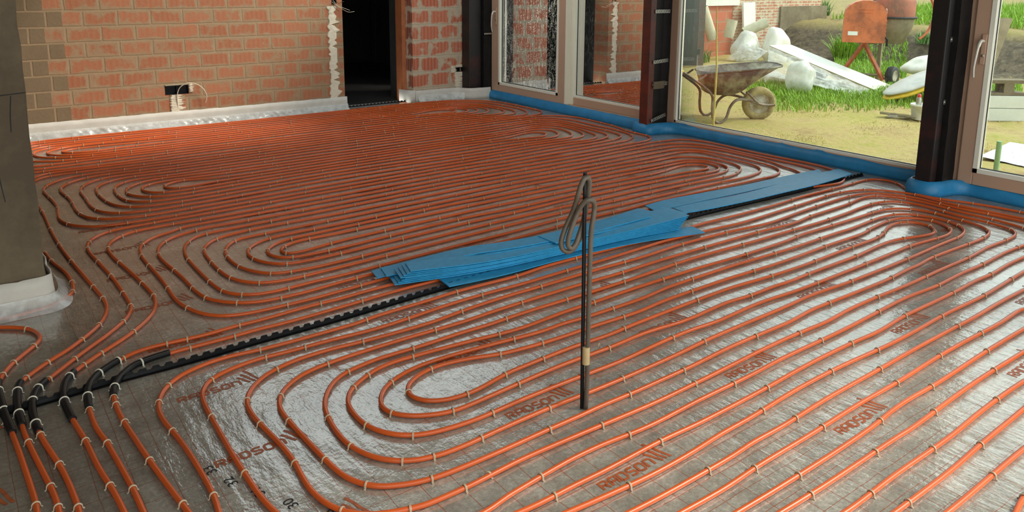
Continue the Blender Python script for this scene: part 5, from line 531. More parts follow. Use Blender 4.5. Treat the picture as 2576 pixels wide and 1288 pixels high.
# black protective sleeves and their white ties
SLAB=['black protective sleeve at the left picture edge, leftmost of the six','second black protective sleeve from the left','third black protective sleeve from the left','fourth black protective sleeve from the left','fifth black protective sleeve from the left, beside the joint profile end','long bent black protective sleeve furthest right with its end lying on the pipe']
TIES=[[.42,.80],[.22,.72],[.16,.62,.86],[.1,.62],[.26,.72,.97],[.3,.80]]
M['tie']=plain('white_tie',srgb(222,214,196),.5)
for i,s in enumerate(SLEEVES):
    P=spline(xy(s),.006); Q=[(x,y,.0135) for x,y in P]; n=len(Q)
    o=empty('sleeve',(P[n//2][0],P[n//2][1],0)); tag(o,SLAB[i],'sleeve','black sleeves over the pipes'); c=o.location
    b=MB().tube([(x-c.x,y-c.y,z) for x,y,z in Q],[.0128+(.0007 if k%2 else 0) for k in range(n)],14); b.build('tube',M['black_plastic'],o,False)
    # slit along the upper right, its highlight put in as a lighter line
    e=[]
    for k in range(n):
        t=P[min(k+1,n-1)]-P[max(k-1,0)]; t/=np.linalg.norm(t); sgn=1 if t[1]<0 else -1
        nx,ny=-t[1]*sgn,t[0]*sgn; e.append((P[k][0]+nx*.0085-c.x,P[k][1]+ny*.0085-c.y,.0135+.0103))
    MB().tube(e,.0012,5).build('slit_highlight',M['grey_conduit'],o,False)
    for j,f in enumerate(TIES[i]):
        k=min(n-2,int(f*n)); t=P[k+1]-P[k-1]; a=math.atan2(t[1],t[0]); R=Matrix.Translation((P[k][0]-c.x,P[k][1]-c.y,0))@Matrix.Rotation(a,4,'Z')
        q=[(0,-.021,.0012),(0,-.0155,.002),(0,-.0150,.0135)]+[(0,-.0150*math.cos(u),.0135+.0150*math.sin(u)) for u in np.linspace(0,PI,10)[1:-1]]+[(0,.0150,.0135),(0,.0155,.002),(0,.021,.0012)]
        bb=MB(); 
        for dx in (-.0016,.0016): bb.tube([R@Vector((dx,p[1],p[2])) for p in q],.0018,6)
        oo=bb.build('tie',M['tie'],o,False); oo['label']='white plastic clip over the black sleeve'
# black expansion joint profile with trapezoid teeth
def joint(path,pitch,label,h=.014,th=.011,parent=None,closed_top=False):
    P=spline(path,.002); seg=np.r_[0,np.cumsum(np.hypot(*np.diff(P,axis=0).T))]; Ltot=seg[-1]
    at=lambda s:(np.interp(s,seg,P[:,0]),np.interp(s,seg,P[:,1]))
    o=empty('joint_profile',(path[0][0],path[0][1],0)); tag(o,label,'joint profile','black toothed joint profiles'); c=o.location
    rows=[]
    for s in np.arange(0,Ltot,.03):
        x,y=at(s); x2,y2=at(min(Ltot,s+.01)); t=math.atan2(y2-y,x2-x); nx,ny=-math.sin(t),math.cos(t)
        rows.append([Vector((x+nx*d-c.x,y+ny*d-c.y,z)) for d,z in ((-.02,.0012),(-.004,.0025),(-.0025,h),(.0025,h),(.004,.0025),(.02,.0012))])
    MB().loft(rows,False).build('base_rail',M['black_plastic'],o)
    b=MB(); k=0
    while (k+1)*pitch<Ltot:
        s0=k*pitch; prof=[(0,h),(.30*pitch,h),(.42*pitch,h+th),(.88*pitch,h+th),(1.0*pitch,h)]
        up=[];
        for s,z in prof:
            x,y=at(s0+s); x2,y2=at(min(Ltot,s0+s+.01)); t=math.atan2(y2-y,x2-x) if (x2-x)**2+(y2-y)**2>1e-9 else 0; nx,ny=-math.sin(t)*.0025,math.cos(t)*.0025
            up.append((x-c.x,y-c.y,nx,ny,z))
        poly=up[1:]
        v=[Vector((x+nx,y+ny,z)) for x,y,nx,ny,z in poly]+[Vector((x-nx,y-ny,z)) for x,y,nx,ny,z in poly]; n=len(poly)
        b.add(v,[tuple(range(n)),tuple(range(2*n-1,n-1,-1))]+[(i,i+n,(i+1)%n+n,(i+1)%n) for i in range(n)]); k+=1
    b.build('toothed_edge',M['black_plastic'],o); return o
joint([(-.05,3.035),(.156,3.034),(.38,3.045),(.65,3.043),(.915,3.053),(1.3,3.062),(1.78,3.088),(2.8,3.135),(3.85,3.168),(4.29,3.157),(4.80,3.137),(5.25,3.128),(5.80,3.126)],.0475,'long black toothed joint profile crossing the whole floor under the blue foam strips')
joint([(3.80,8.455),(4.2,8.465),(4.66,8.475)],.047,'short black toothed joint profile across the dark doorway',.012,.010)
# lettering printed on the foil
def text(body,loc,size,rot,mat,parent,name,sx=1,ex=.0002,rx=0):
    cu=bpy.data.curves.new(name,'FONT'); cu.body=body; cu.size=size; cu.extrude=ex; to=bpy.data.objects.new(name,cu); COL.objects.link(to)
    bpy.context.view_layer.update(); me=bpy.data.meshes.new_from_object(to.evaluated_get(bpy.context.evaluated_depsgraph_get())); bpy.data.objects.remove(to)
    me.materials.clear(); me.materials.append(mat); o=bpy.data.objects.new(name,me); COL.objects.link(o); o.location=loc; o.rotation_euler=(rx,0,rot); o.scale=(sx,1,1); o.parent=parent; return o
# bold squarish capitals with round shoulders, drawn as strokes on a 1 x 1 cell
GL={'R':[[(0,0),(0,1),(.72,1),(.9,.86),(.9,.62),(.72,.5),(.2,.5)],[(.45,.5),(.9,0)]],'A':[[(0,0),(0,.78),(.2,1),(.9,1),(.9,0)],[(0,.45),(.9,.45)]],'D':[[(0,0),(0,1),(.65,1),(.9,.75),(.9,.25),(.65,0),(0,0)]],
    'S':[[(.9,1),(.22,1),(.02,.86),(.02,.64),(.2,.52),(.72,.48),(.9,.36),(.9,.14),(.7,0),(0,0)]],'O':[[(.2,0),(0,.2),(0,.8),(.2,1),(.7,1),(.9,.8),(.9,.2),(.7,0),(.2,0)]],'N':[[(0,0),(0,1),(.7,1),(.9,.8),(.9,0)]]}
def stroke(mb,P,w,z=.0006):
    P=[Vector((a,b,0)) for a,b in P]; n=len(P); l=[];r=[]
    for i in range(n):
        a=P[max(i-1,0)];c=P[min(i+1,n-1)]; t=(c-a).normalized(); k=Vector((-t.y,t.x,0))*w/2
        l.append(P[i]+k); r.append(P[i]-k)
    vs=[(v.x,v.y,z) for v in l]+[(v.x,v.y,z) for v in r]; mb.add(vs,[(i,i+1,n+i+1,n+i) for i in range(n-1)])
lm=MB(); x=0
for ch in 'RADSON':
    for S_ in GL[ch]: stroke(lm,[(x+a*.030,b_*.034) for a,b_ in S_],.0095)
    x+=.0385
for k,(dx,h0,h1) in enumerate(((0,.014,.058),(.018,.014,.078),(.036,.014,.100))):
    stroke(lm,[(x+dx+.022,0),(x+dx+.010,h1*.35),(x+dx+.002,h1*.7),(x+dx-.010,h1)],.0105)
lmesh=lm.mesh('printed_lettering'); lmesh.materials.append(M['print'])
for x0,y0,k,per in ((.565,1.82,8,.465),(1.47,1.495,10,.475),(2.325,1.235,10,.46),(3.235,1.05,10,.465),(4.03,1.325,9,.465),(-.25,2.0,6,.465),(4.86,1.6,9,.465)):
    for j in range(k):
        o=bpy.data.objects.new('printed_lettering',lmesh); COL.objects.link(o); o.location=(x0,y0+per*j,.0003); o.parent=floor_o
for body,px in (('28',(.832,1.715)),('29',(.733,1.81)),('30',(.645,1.922)),('31',(.585,2.03)),('32',(.535,2.125)),('33',(.50,2.22))):
    text(body,(px[0]+.06,px[1]+.045,.0008),.045,1.75,M['dark_text'],floor_o,'handwritten_number',1.1)
# ================================================================== conduits standing up from the floor
CB=Vector((1.717,1.871,0)); HR=Vector((RT.x,RT.y,0)).normalized(); HF=Vector((-HR.y,HR.x,0)); S_=704.3
def cpt(px,py,d=0): return CB+HR*((px-1467)/S_)+HF*d+Vector((0,0,(1028-py)/S_+.0))
b=MB().tube([cpt(1464,1030,.004)]+[cpt(1464+(1457-1464)*k/10,1028-61*k,.004) for k in range(1,11)],.0058,10,flat=1.3); 
o=empty('conduit',CB); tag(o,'straight black conduit standing upright from the foil','conduit','two conduits standing in the floor'); q=b.build('tube',M['black_plastic'],o,False); q.location=-CB
b=MB().tube([cpt(1470.5,905,-.002),cpt(1470,860,-.002)],.0135,14); q=b.build('tape',M['tape'],o,False); q.location=-CB; q['label']='beige tape wound round both conduits'
kn=[(1473,1028,0),(1474.5,960,0),(1474,800,0),(1474,640,0),(1475,560,0),(1479.5,525,.002),(1481.5,503,.004),(1477,485,-.012),(1466,478,-.026),(1453,487,-.022),(1444,505,-.014),(1436,525,-.012),(1427,550,-.014),(1420,577,-.016),(1420,595,-.016),(1427,602,-.014),(1437,594,-.006),(1448,570,.012),(1457,543,.024),(1463,510,.028),(1467,475,.022),(1468,445,.010),(1463,428,-.008),(1454,428,-.020),(1446,445,-.022),(1440,470,-.018),(1435,495,-.004),(1428,520,.006),(1417,545,.004),(1407,570,-.004),(1403,590,-.006),(1407,606,-.006),(1419,613,-.004),(1433,608,.004),(1446,590,.018),(1456,566,.030)]
P=spline([tuple(cpt(*k)) for k in kn],.006); n=len(P)
o2=empty('conduit',CB+HR*.01); tag(o2,'grey brown ribbed conduit knotted into a loop at its top','conduit','two conduits standing in the floor')
b=MB().tube([Vector(p) for p in P],[.0086+(.0005 if k%2 else 0) for k in range(n)],12); q=b.build('tube',M['grey_conduit'],o2,False); q.location=-(CB+HR*.01)
# ================================================================== blue foam strips
def slab(far,near,z,t,name,label,group,mat,sag=None):
    n=20; rs=[]
    f=spline(far,.05); g=spline(near,.05)
    def re(P):
        s=np.r_[0,np.cumsum(np.hypot(*np.diff(P[:,:2],axis=0).T))]; u=np.linspace(0,s[-1],n); return [np.interp(u,s,P[:,i]) for i in range(P.shape[1])]
    f=re(f); g=re(g); hz=z if callable(z) else (lambda u:z)
    for i in range(n):
        u=i/(n-1); h=hz(u); a=Vector((f[0][i],f[1][i],h)); c=Vector((g[0][i],g[1][i],h+(sag(u) if sag else 0)))
        rs.append([a,c,c-Vector((0,0,t)),a-Vector((0,0,t))])
    b=MB().loft(rs,False,True); b.add(rs[0],[(0,1,2,3)]); b.add(rs[-1],[(3,2,1,0)]); o=b.build(name,mat); tag(o,label,'foam strip',group); return o
FG='blue foam strips lying on the pipes'
slab([(3.70,3.476),(3.91,3.493),(4.127,3.475),(4.632,3.43),(5.193,3.41),(5.60,3.385)],[(3.663,3.347),(3.871,3.333),(4.185,3.323),(4.478,3.304),(5.033,3.294),(5.52,3.31)],.026,.005,'foam_strip','pale blue foam strip lying flat, the further of the two flat ones',FG,M['blue_foam'])
slab([(3.794,3.309),(4.018,3.305),(4.426,3.268),(5.013,3.28),(5.45,3.297),(5.72,3.285)],[(3.775,3.19),(3.85,3.175),(4.257,3.136),(4.768,3.117),(5.213,3.106),(5.655,3.135)],.0335,.005,'foam_strip','pale blue foam strip lying flat, the nearer of the two flat ones',FG,M['blue_foam'])
def bundle(P,wd,z,label,ends=(0,0),t=.0048,tilt=0):
    Q=spline(P,.04); n=len(Q); far=[];near=[]
    for i in range(n):
        d=Q[min(i+1,n-1)]-Q[max(i-1,0)]; d/=np.linalg.norm(d); k=np.array((-d[1],d[0]))*wd/2; far.append(tuple(Q[i]+k)); near.append(tuple(Q[i]-k))
    far=far[::2]+([far[-1]] if n%2==0 else []); near=near[::2]+([near[-1]] if n%2==0 else [])
    return slab(far,near,z,t,'foam_strip',label,FG,M['blue_foam'],(lambda u:tilt) if tilt else None)
bundle([(1.90,3.115),(2.2,3.085),(2.6,3.085),(3.1,3.045),(3.60,2.935)],.125,.0245,'bright blue foam strip at the bottom of the pile, sticking out towards the camera')
lab8=['lowest','second','third','fourth','fifth','sixth','seventh','uppermost']
for k in range(8):
    z=.031+.0064*k; e=.012*((k*5)%4)-.02
    bundle([(1.715+e+.008*k,3.275+.004*((k*3)%3)),(2.15,3.165+.003*((k*2)%3)),(2.6,3.125),(3.1,3.10),(3.50+.018*k,3.055+.006*k)],.125,(lambda u,z=z,k=k: z+.006*math.sin(PI*u)+ (.004*k*max(0,u-.8))+.003*k*max(0,.25-u)),('%s of the eight blue foam strips in the middle of the pile'%lab8[k]))
bundle([(1.70,3.372),(2.0,3.30),(2.4,3.215),(2.9,3.17),(3.45,3.16)],.125,lambda u:.078+.006*math.sin(PI*u)-.035*max(0,.3-u)/.3,'blue foam strip on the far side of the pile top, left end slipping down')
bundle([(1.66,3.395),(1.9,3.35),(2.4,3.225),(2.9,3.185),(3.40,3.20)],.11,lambda u:.086+.004*math.sin(PI*u)-.055*max(0,.3-u)/.3,'blue foam strip whose pointed left end lies furthest left of the pile')
bundle([(2.55,3.20),(2.9,3.225),(3.25,3.29),(3.62,3.395)],.105,lambda u:.090-.060*u**1.6,'single blue foam strip curving off the pile towards the back')
bundle([(2.6,3.165),(2.95,3.175),(3.30,3.20),(3.72,3.205)],.15,lambda u:.094-.040*u**1.5,'wide pale blue foam strip fanned out on top of the pile')
# ================================================================== OUTDOORS
GZ=-.1
def ground(px,py,z=GZ):
    d=RT*((px-CX)/FOC)-UP*((py-CY)/FOC)+FW; t=(z-CAM_H)/d.z; return Vector((0,0,CAM_H))+d*t
def hz(x,y):
    u=min(1,max(0,(x-14.9)/1.9)); return GZ+.72*u*u*(3-2*u)+max(0,x-17)*.05
m,nt_,b=newmat('garden_soil'); P=coords(nt_); s=nt_.nodes.new('ShaderNodeSeparateXYZ'); L(nt_,P,s.inputs[0])
g1=noise(nt_,P,1.3,6,.65); g2=noise(nt_,P,14,6,.7)
c=ramp(nt_,math_(nt_,'ADD',math_(nt_,'MULTIPLY',g1,.6),math_(nt_,'MULTIPLY',g2,.4)),[(.36,srgb(150,128,84)),(.5,srgb(176,158,100)),(.64,srgb(150,150,66))])
soil=ramp(nt_,noise(nt_,P,9,8,.7),[(.35,srgb(58,50,40)),(.6,srgb(104,92,72)),(.75,srgb(150,138,108))])
mask=math_(nt_,'MULTIPLY',ramp(nt_,math_(nt_,'ADD',math_(nt_,'MULTIPLY',s.outputs['X'],.05),math_(nt_,'MULTIPLY',g1,.1)),[(.755,0.),(.79,1.)]),ramp(nt_,math_(nt_,'MULTIPLY',s.outputs['Z'],1.2),[(.5,1.),(.72,.35)]))
L(nt_,mixc(nt_,mask,c,soil),b.inputs['Base Color']); b.inputs['Roughness'].default_value=.95; bump(nt_,b,g2,.8,.03); M['soil']=m
rows=[]
for x in np.r_[np.arange(5.97,20,.3),np.arange(20,46,1.5)]:
    rows.append([Vector((x,y,hz(x,y)+(.02*math.sin(3*x+2*y)+.015*math.sin(7*y-4*x)) *(1 if x>6.6 else 0)+(rnd.uniform(-.04,.04) if x>15 else 0))) for y in np.arange(-8,34,.4)])
o=MB().loft(rows).build('garden_ground',M['soil']); tag(o,'trodden yellow garden ground and soil bank',kind='structure')
M['grass']=plain('fresh_grass',srgb(128,168,42),.6,0,.35,3); M['dry_grass']=plain('dry_grass',srgb(186,172,96),.7,0,.3,3); M['leaf']=plain('green_leaf',srgb(92,132,60),.6,0,.3,6)
def blades(b,x,y,z,h,lean,rr,wd=.006):
    a=rr.uniform(0,2*PI); dx,dy=math.cos(a),math.sin(a); l=lean*rr.random(); px,py=-dy*wd,dx*wd
    b.add([(x-px,y-py,z),(x+px,y+py,z),(x+dx*l*.4+px*.7,y+dy*l*.4+py*.7,z+h*.6),(x+dx*l*.4-px*.7,y+dy*l*.4-py*.7,z+h*.6),(x+dx*l,y+dy*l,z+h)],[(0,1,2,3),(3,2,4)])
rr=random.Random(4)
b=MB()
for k in range(15000):
    px=rr.uniform(1880,2570); py=rr.triangular(205,285,235); q=ground(px,py)
    if q.x<15: blades(b,q.x,q.y,GZ,rr.uniform(.04,.12),.08,rr)
for k in range(9000):
    x=rr.uniform(17,22); y=rr.uniform(3,10.3); blades(b,x,y,hz(x,y),rr.uniform(.1,.28),.15,rr,.012)
for k in range(2500):
    q=ground(rr.uniform(2100,2280),rr.uniform(150,200)); blades(b,q.x,q.y,hz(q.x,q.y),rr.uniform(.06,.16),.1,rr,.009)
o=b.build('lawn_grass',M['grass'],fix=False); tag(o,'fresh green grass growing below the soil bank','grass',kind='stuff')
b=MB()
for k in range(16000):
    px=rr.uniform(1440,2576); py=rr.uniform(190,430); q=ground(px,py)
    if q.x>6.1 and math.sin(q.x*3.1)+math.sin(q.y*4.3+q.x)>.2: blades(b,q.x,q.y,GZ,rr.uniform(.008,.035),.06,rr,.003)
o=b.build('dry_grass',M['dry_grass'],fix=False); tag(o,'sparse dry grass on the trodden ground','grass',kind='stuff')
def tuft(px,py,h,n,sp,label,mat,z=None,dist=None):
    q=ground(px,py) if dist is None else Vector((0,0,0)); 
    if dist: q=Vector(dist)
    q.z=hz(q.x,q.y); b=MB(); r2=random.Random(int(px))
    for k in range(n):
        a=r2.uniform(0,6.3); d=sp*math.sqrt(r2.random())*.5; blades(b,d*math.cos(a),d*math.sin(a),-.02,h*r2.uniform(.5,1),h*.8,r2,.012)
    o=b.build('grass_tuft',mat,fix=False); o.location=q; tag(o,label,'plant','tufts and weeds in the garden')
tuft(2085,150,.62,500,.5,'big bright grass tuft on the bank behind the white panel',M['grass'],dist=(15.1,8.7,0))
tuft(2015,30,.5,260,.5,'dark green plant beside the white sack on top of the bank',M['leaf'],dist=(18.1,11.3,0))
tuft(2330,95,.30,220,.7,'low leafy weed on the bank right of the mixer',M['leaf'],dist=(16.0,7.4,0))
tuft(1785,145,.35,260,.7,'dull weed at the foot of the shed wall behind the thin stalk',M['leaf'],dist=(12.3,10.4,0))
tuft(1500,195,.35,300,1.0,'weeds along the outer house wall seen through the fixed pane',M['leaf'],dist=(8.8,8.95,0))
# walls outside
def owall(name,a,c,mat,label): b=MB(); b.box(a,c); o=b.build(name,mat); tag(o,label,kind='structure'); return o
owall('wall_outer',(5.98,9.7,-.2),(9.75,9.95,3.2),M['brick_outer'],'orange block wall of the house outside the sliding door')
owall('trim_2',(6.2,9.66,-.2),(8.35,9.70,.62),M['render_grey'],'grey cement render on the foot of the outer wall')
owall('wall_shed',(9.75,11.0,-.2),(14.3,11.3,2.6),M['render_grey'],'grey rendered shed wall')
owall('wall_shed_red',(12.3,10.96,-.2),(14.2,11.0,1.0),M['brick_hollow'],'red hollow brick part of the shed wall')
owall('wall_shed_brick',(14.2,10.95,-.2),(17.6,11.3,2.6),M['brick_shed'],'weathered red brick shed wall')
owall('trim_3',(15.9,10.9,-.2),(17.8,10.95,.95),M['render_grey'],'pale plinth of the shed wall')
b=MB()
for k in range(3): b.box((12.4,10.90+.01*k,1.0+.16*k),(14.35,10.96,1.15+.16*k))
M['white_wood']=plain('white_paint',srgb(224,226,216),.6,0,.08,5); o=b.build('trim_4',M['white_wood']); tag(o,'white board siding of the shed window',kind='structure')
# notched white quoin beside the door, downpipe
b=MB()
for k in range(22): b.bevbox((6.02,8.17,.30+.105*k),(6.16,8.30,.385+.105*k),.02)
b.box((6.05,8.19,-.1),(6.15,8.34,2.6)); tag(b.build('trim_5',M['white_wood']),'white toothed brick edge seen through the sliding door',kind='structure')
M['zinc']=plain('grey_pipe',srgb(186,196,190),.35,.1,.06,4)
o=empty('downpipe',(9.35,9.6,0)); tag(o,'pale grey downpipe with a socket on the outer wall','pipe'); MB().tube([(0,0,-.1),(0,0,1.2),(-.05,0,1.35),(-.35,0,1.75),(-.35,0,2.6)],.055,16).build('tube',M['zinc'],o); MB().tube([(0,0,.9),(0,0,1.12)],.064,16).build('socket',M['zinc'],o)
M['dark_panel']=plain('dark_panel',srgb(84,88,84),.45,.1,.1,2)
def leaning(name,px0,px1,pyb,h,t,mat,label,cat,lean=.1,group=None):
    a=ground(px0,pyb); c=ground(px1,pyb); d=c-a; L_=d.length; ang=math.atan2(d.y,d.x); b=MB(); b.bevbox((0,-t/2,0),(L_,t/2,h),.006,Matrix.Rotation(-lean,4,'X')); o=b.build(name,mat); o.location=a; o.rotation_euler=(0,0,ang); return tag(o,label,cat,group)
leaning('panel',1708,1768,165,1.9,.05,M['dark_panel'],'tall dark grey panel standing by the shed','panel',.02)
leaning('board',1576,1592,150,1.7,.05,plain('pale_wood',srgb(178,164,128),.7),'pale timber post leaning on the grey rendered wall','board',.08)
leaning('board',1600,1640,153,1.15,.04,M['dark_panel'],'dark board standing at the grey rendered wall','board',.04)
a=Vector((14.35,10.7,.05)); b=MB(); b.bevbox((0,0,0),(.42,.05,1.02),.008,Matrix.Rotation(-.1,4,'X')); o=b.build('board',M['white_wood']); o.location=a; tag(o,'white board leaning on the red brick shed wall','board')
# thin stalk right outside the glass
o=MB().tube([ground(1794,326),ground(1794,326)+Vector((0,0,.7)),ground(1794,326)+Vector((-.03,0,1.0)),ground(1794,326)+Vector((-.05,0,1.34))],[.012,.011,.008,.004],8).build('stalk',M['dry_grass']); tag(o,'thin pale dry stalk standing upright behind the glass','plant')
# wheelbarrow (local x towards the wheel, z up)
M['barrow']=dirty('barrow_tray',srgb(176,178,150),srgb(70,56,48),.55,.1,.7,3); M['barrow_frame']=dirty('barrow_frame',srgb(150,148,136),srgb(96,72,56),.5,.4,.6,5)
M['tyre']=dirty('muddy_tyre',srgb(186,172,120),srgb(120,108,76),.85,0,.5,4); M['yellow']=plain('yellow_grip',srgb(240,206,40),.5); M['rim']=dirty('wheel_rim',srgb(190,186,168),srgb(130,120,98),.5,.2,.5,6)
wb=empty('wheelbarrow',(7.71,5.50,GZ),-YAW+.04); tag(wb,'muddy grey wheelbarrow with a yellow grip parked outside the large pane','wheelbarrow')
def ring(x0,x1,wy,z0,z1,r,n=40):
    out=[]
    for k in range(n):
        a=2*PI*k/n; cx,cy=math.cos(a),math.sin(a); q=lambda v:math.copysign(abs(v)**.6,v)
        out.append(Vector(((x0+x1)/2+(x1-x0)/2*q(cx),wy*q(cy),z0+(z1-z0)*(q(cx)+1)/2)))
    return out
R=[ring(-.63,-.34,.17,.325,.315,0),ring(-.67,-.24,.21,.35,.36,0),ring(-.71,-.02,.27,.48,.53,0),ring(-.745,.20,.315,.585,.665,0)]
inn=[[v+Vector((0,0,.012)) if i==0 else Vector((v.x*.985-.004,v.y*.97,v.z+.004)) for v in r] for i,r in enumerate(R)]
b=MB().loft(R+inn[::-1],True,True); b.add(R[0],[tuple(range(40))]); b.add(inn[0],[tuple(range(39,-1,-1))]); b.build('tray',M['barrow'],wb)
MB().tube(R[3],.012,8,True).build('rim',M['barrow'],wb)
for s in (-1,1):
    P=spline([(-1.0,s*.30,.60),(-.80,s*.29,.47),(-.64,s*.26,.33),(-.63,s*.26,.18),(-.61,s*.26,.06),(-.55,s*.26,.012),(-.47,s*.25,.05),(-.41,s*.23,.20),(-.33,s*.2,.27),(-.15,s*.12,.25),(0,s*.09,.20),(.16,s*.07,.19)],.03); MB().tube([tuple(p) for p in P],.016,10).build('frame_tube',M['barrow_frame'],wb)
    MB().tube([(-1.16,s*.305,.70),(-1.0,s*.30,.60)],.022,12).build('grip',M['yellow'],wb)
    MB().tube([(-.22,s*.19,.36),(-.02,s*.09,.2)],.012,8).build('brace',M['barrow_frame'],wb); MB().tube([(-.83,s*.29,.49),(-.72,s*.28,.57)],.012,8).build('brace',M['barrow_frame'],wb)
MB().tube([(.16,-.07,.19),(.16,.07,.19)],.014,8).build('bumper',M['barrow_frame'],wb)
MB().tube([(.0,-.1,.2),(.0,.1,.2)],.01,8).build('axle',M['barrow_frame'],wb)
Rw=Matrix.Translation((0,0,.2))@Matrix.Rotation(PI/2,4,'X')
wt=MB().lathe([(.115,-.03),(.14,-.045),(.175,-.042),(.196,-.02),(.2,0),(.196,.02),(.175,.042),(.14,.045),(.115,.03)],32,Rw).build('wheel',M['tyre'],wb); MB().lathe([(0,-.03),(.05,-.035),(.06,-.02),(.11,-.025),(.115,-.03),(.115,.03),(.11,.025),(.06,.02),(.05,.035),(0,.03)],32,Rw).build('wheel_rim',M['rim'],wt)
# cement mixer
M['orange']=dirty('mixer_orange',srgb(206,112,66),srgb(150,84,54),.5,0,.4,4); M['drum_red']=dirty('drum_red',srgb(168,96,70),srgb(120,84,66),.7,0,.5,3); M['drum_grey']=dirty('drum_grey',srgb(150,142,116),srgb(120,110,88),.8,0,.5,3); M['rubber']=plain('rubber',(.03,.032,.034,1),.7)
MXP=Vector((12.25,6.3,GZ)); mx=empty('cement_mixer',MXP,-YAW); tag(mx,'orange cement mixer on two wheels in front of the soil bank','cement mixer')
K=.00650
def mp(px,py): return ((px-2262)*K,(215-py)*K)
def arch(x0,x1,z0,z1,n=10):
    w_=(x1-x0)/2; zc=z1-w_*.75; return [(x0,z0),(x1,z0)]+[((x0+x1)/2+w_*math.cos(a),zc+w_*.75*math.sin(a)) for a in np.linspace(0,PI,n)]
x0,z0=mp(2119,108); x1,z1=mp(2205,8); RH=Matrix.Translation((x1,-.05,0))@Matrix.Rotation(.42,4,'Z')@Matrix.Translation((-x1,0,0))
RH=Matrix.Translation((x0,-.25,0))@Matrix.Rotation(-.38,4,'Z')@Matrix.Translation((-x0,0,0)); xe=x0+.60
hs=MB().prism(arch(x0,xe,z0,z1),0,.50,RH).build('motor_housing',M['orange'],mx)
b=MB()
for k in range(2): b.tube([RH@Vector((x0+.2,-.002,z1-.14-.05*k)),RH@Vector((xe-.2,-.002,z1-.14-.05*k))],.008,6)
b.build('pressed_rib',M['orange'],hs); b=MB()
for k in range(5): b.bevbox((xe-.002,.10,z0+.10+.055*k),(xe+.014,.40,z0+.13+.055*k),.006,RH)
b.build('vent',M['orange'],hs); b=MB(); b.box((xe,.11,z0+.40),(xe+.004,.41,z0+.52),RH); b.build('name_plate',M['white_wood'],hs)
b=MB(); b.box((x0+.07,-.004,z0+.11),(x0+.21,0,z0+.17),RH); b.build('type_plate',M['white_wood'],hs)
tt=text('ATIKA',(0,0,0),.118,0,M['dark_text'],hs,'plate_lettering',.86,.001); tt.matrix_local=RH@Matrix.Translation((xe+.006,.125,z0+.42))@Matrix.Rotation(PI/2,4,'Z')@Matrix.Rotation(PI/2,4,'X')@Matrix.Scale(.80,4,(1,0,0))
MB().tube([RH@Vector((xe+.01,.25,z0+.08)),RH@Vector((xe+.05,.25,z0+.04)),RH@Vector((xe+.05,.27,z0-.06))],.014,8).build('switch_lever',M['black_plastic'],hs)
dx,_=mp(2272,0); D=Matrix.Translation((dx,.25,0)); zt=mp(0,4)[1]; zr=mp(0,52)[1]; zb=mp(0,115)[1]
dr=MB().lathe([(.14,zb),(.20,zb),(.31,zr-.12),(.325,zr)],36,D,cap=False).build('drum_bowl',M['drum_grey'],mx); MB().lathe([(.325,zr-.012),(.36,zr-.012),(.36,zr+.02),(.325,zr+.02)],36,D).build('gear_ring',M['rubber'],mx)
MB().lathe([(.325,zr),(.325,zt-.06),(.29,zt),(.17,zt+.2),(.15,zt+.2),(.27,zt)],36,D).build('drum_top',M['drum_red'],mx)
P=[(dx+.24+.34*math.sin(a),.1,zr+.05+.42*math.cos(a)) for a in np.linspace(.1,2.7,16)]; MB().tube(P,.02,10).build('tilting_wheel',M['orange'],mx)
def bar(a,c,r,mat,nm): MB().tube([a,c],r,4,smooth=False).build(nm,mat,mx)
hx=mp(2195,118); lo=mp(2240,200); ll=mp(2147,172)
bar((hx[0],.1,hx[1]+.05),(lo[0],-.05,lo[1]-.02),.035,M['orange'],'leg'); bar((hx[0],.12,hx[1]),(ll[0],.3,ll[1]-.26),.035,M['orange'],'leg')
up=mp(2262,115); bar((up[0]+.03,.5,up[1]),(up[0]+.03,.5,.0),.04,M['drum_grey'],'leg'); bar((hx[0],.3,up[1]),(up[0]+.06,.5,up[1]),.035,M['drum_grey'],'cross_bar'); bar((lo[0]-.05,0,.15),(mp(2135,0)[0],.5,.15),.02,M['drum_grey'],'axle')
for c_ in ((.0,-.05),(mp(2125,0)[0],.55)):
    T_=Matrix.Translation((c_[0],c_[1],.15))@Matrix.Rotation(.7,4,'Z')@Matrix.Rotation(PI/2,4,'X'); w_=MB().lathe([(.09,-.05),(.14,-.055),(.15,-.03),(.15,.03),(.14,.055),(.09,.05)],28,T_).build('wheel',M['rubber'],mx); MB().lathe([(0,-.04),(.085,-.045),(.09,-.05),(.09,.05),(.085,.045),(0,.04)],28,T_).build('wheel_rim',M['rim'],w_)
# white sandwich panel with film
def dep(px,py,wd): d=RT*((px-CX)/FOC)-UP*((py-CY)/FOC)+FW; return Vector((0,0,CAM_H))+d*wd
q=[dep(1935,114,12.0),dep(1989,112,12.5),dep(2250,218,11.95),dep(2214,232,11.4)]; dn=Vector((0,0,-.07))
pn=empty('sandwich_panel',q[3]); tag(pn,'long white panel sloping down over plastic wrapped stacks','panel'); b=MB(); vs=[v-q[3] for v in q]; b.add(vs+[v+dn for v in vs],[(0,1,2,3),(7,6,5,4)]+[(i,i+4,(i+1)%4+4,(i+1)%4) for i in range(4)]); b.build('board',M['white_wood'],pn)
b=MB(); b.add([vs[0]+Vector((-.004,-.006,-.003)),vs[3]+Vector((-.004,-.006,-.003)),vs[3]+dn+Vector((-.004,-.006,0)),vs[0]+dn+Vector((-.004,-.006,0))],[(0,1,2,3)]); b.build('timber_edge',plain('edge_wood',srgb(168,150,110),.7),pn)
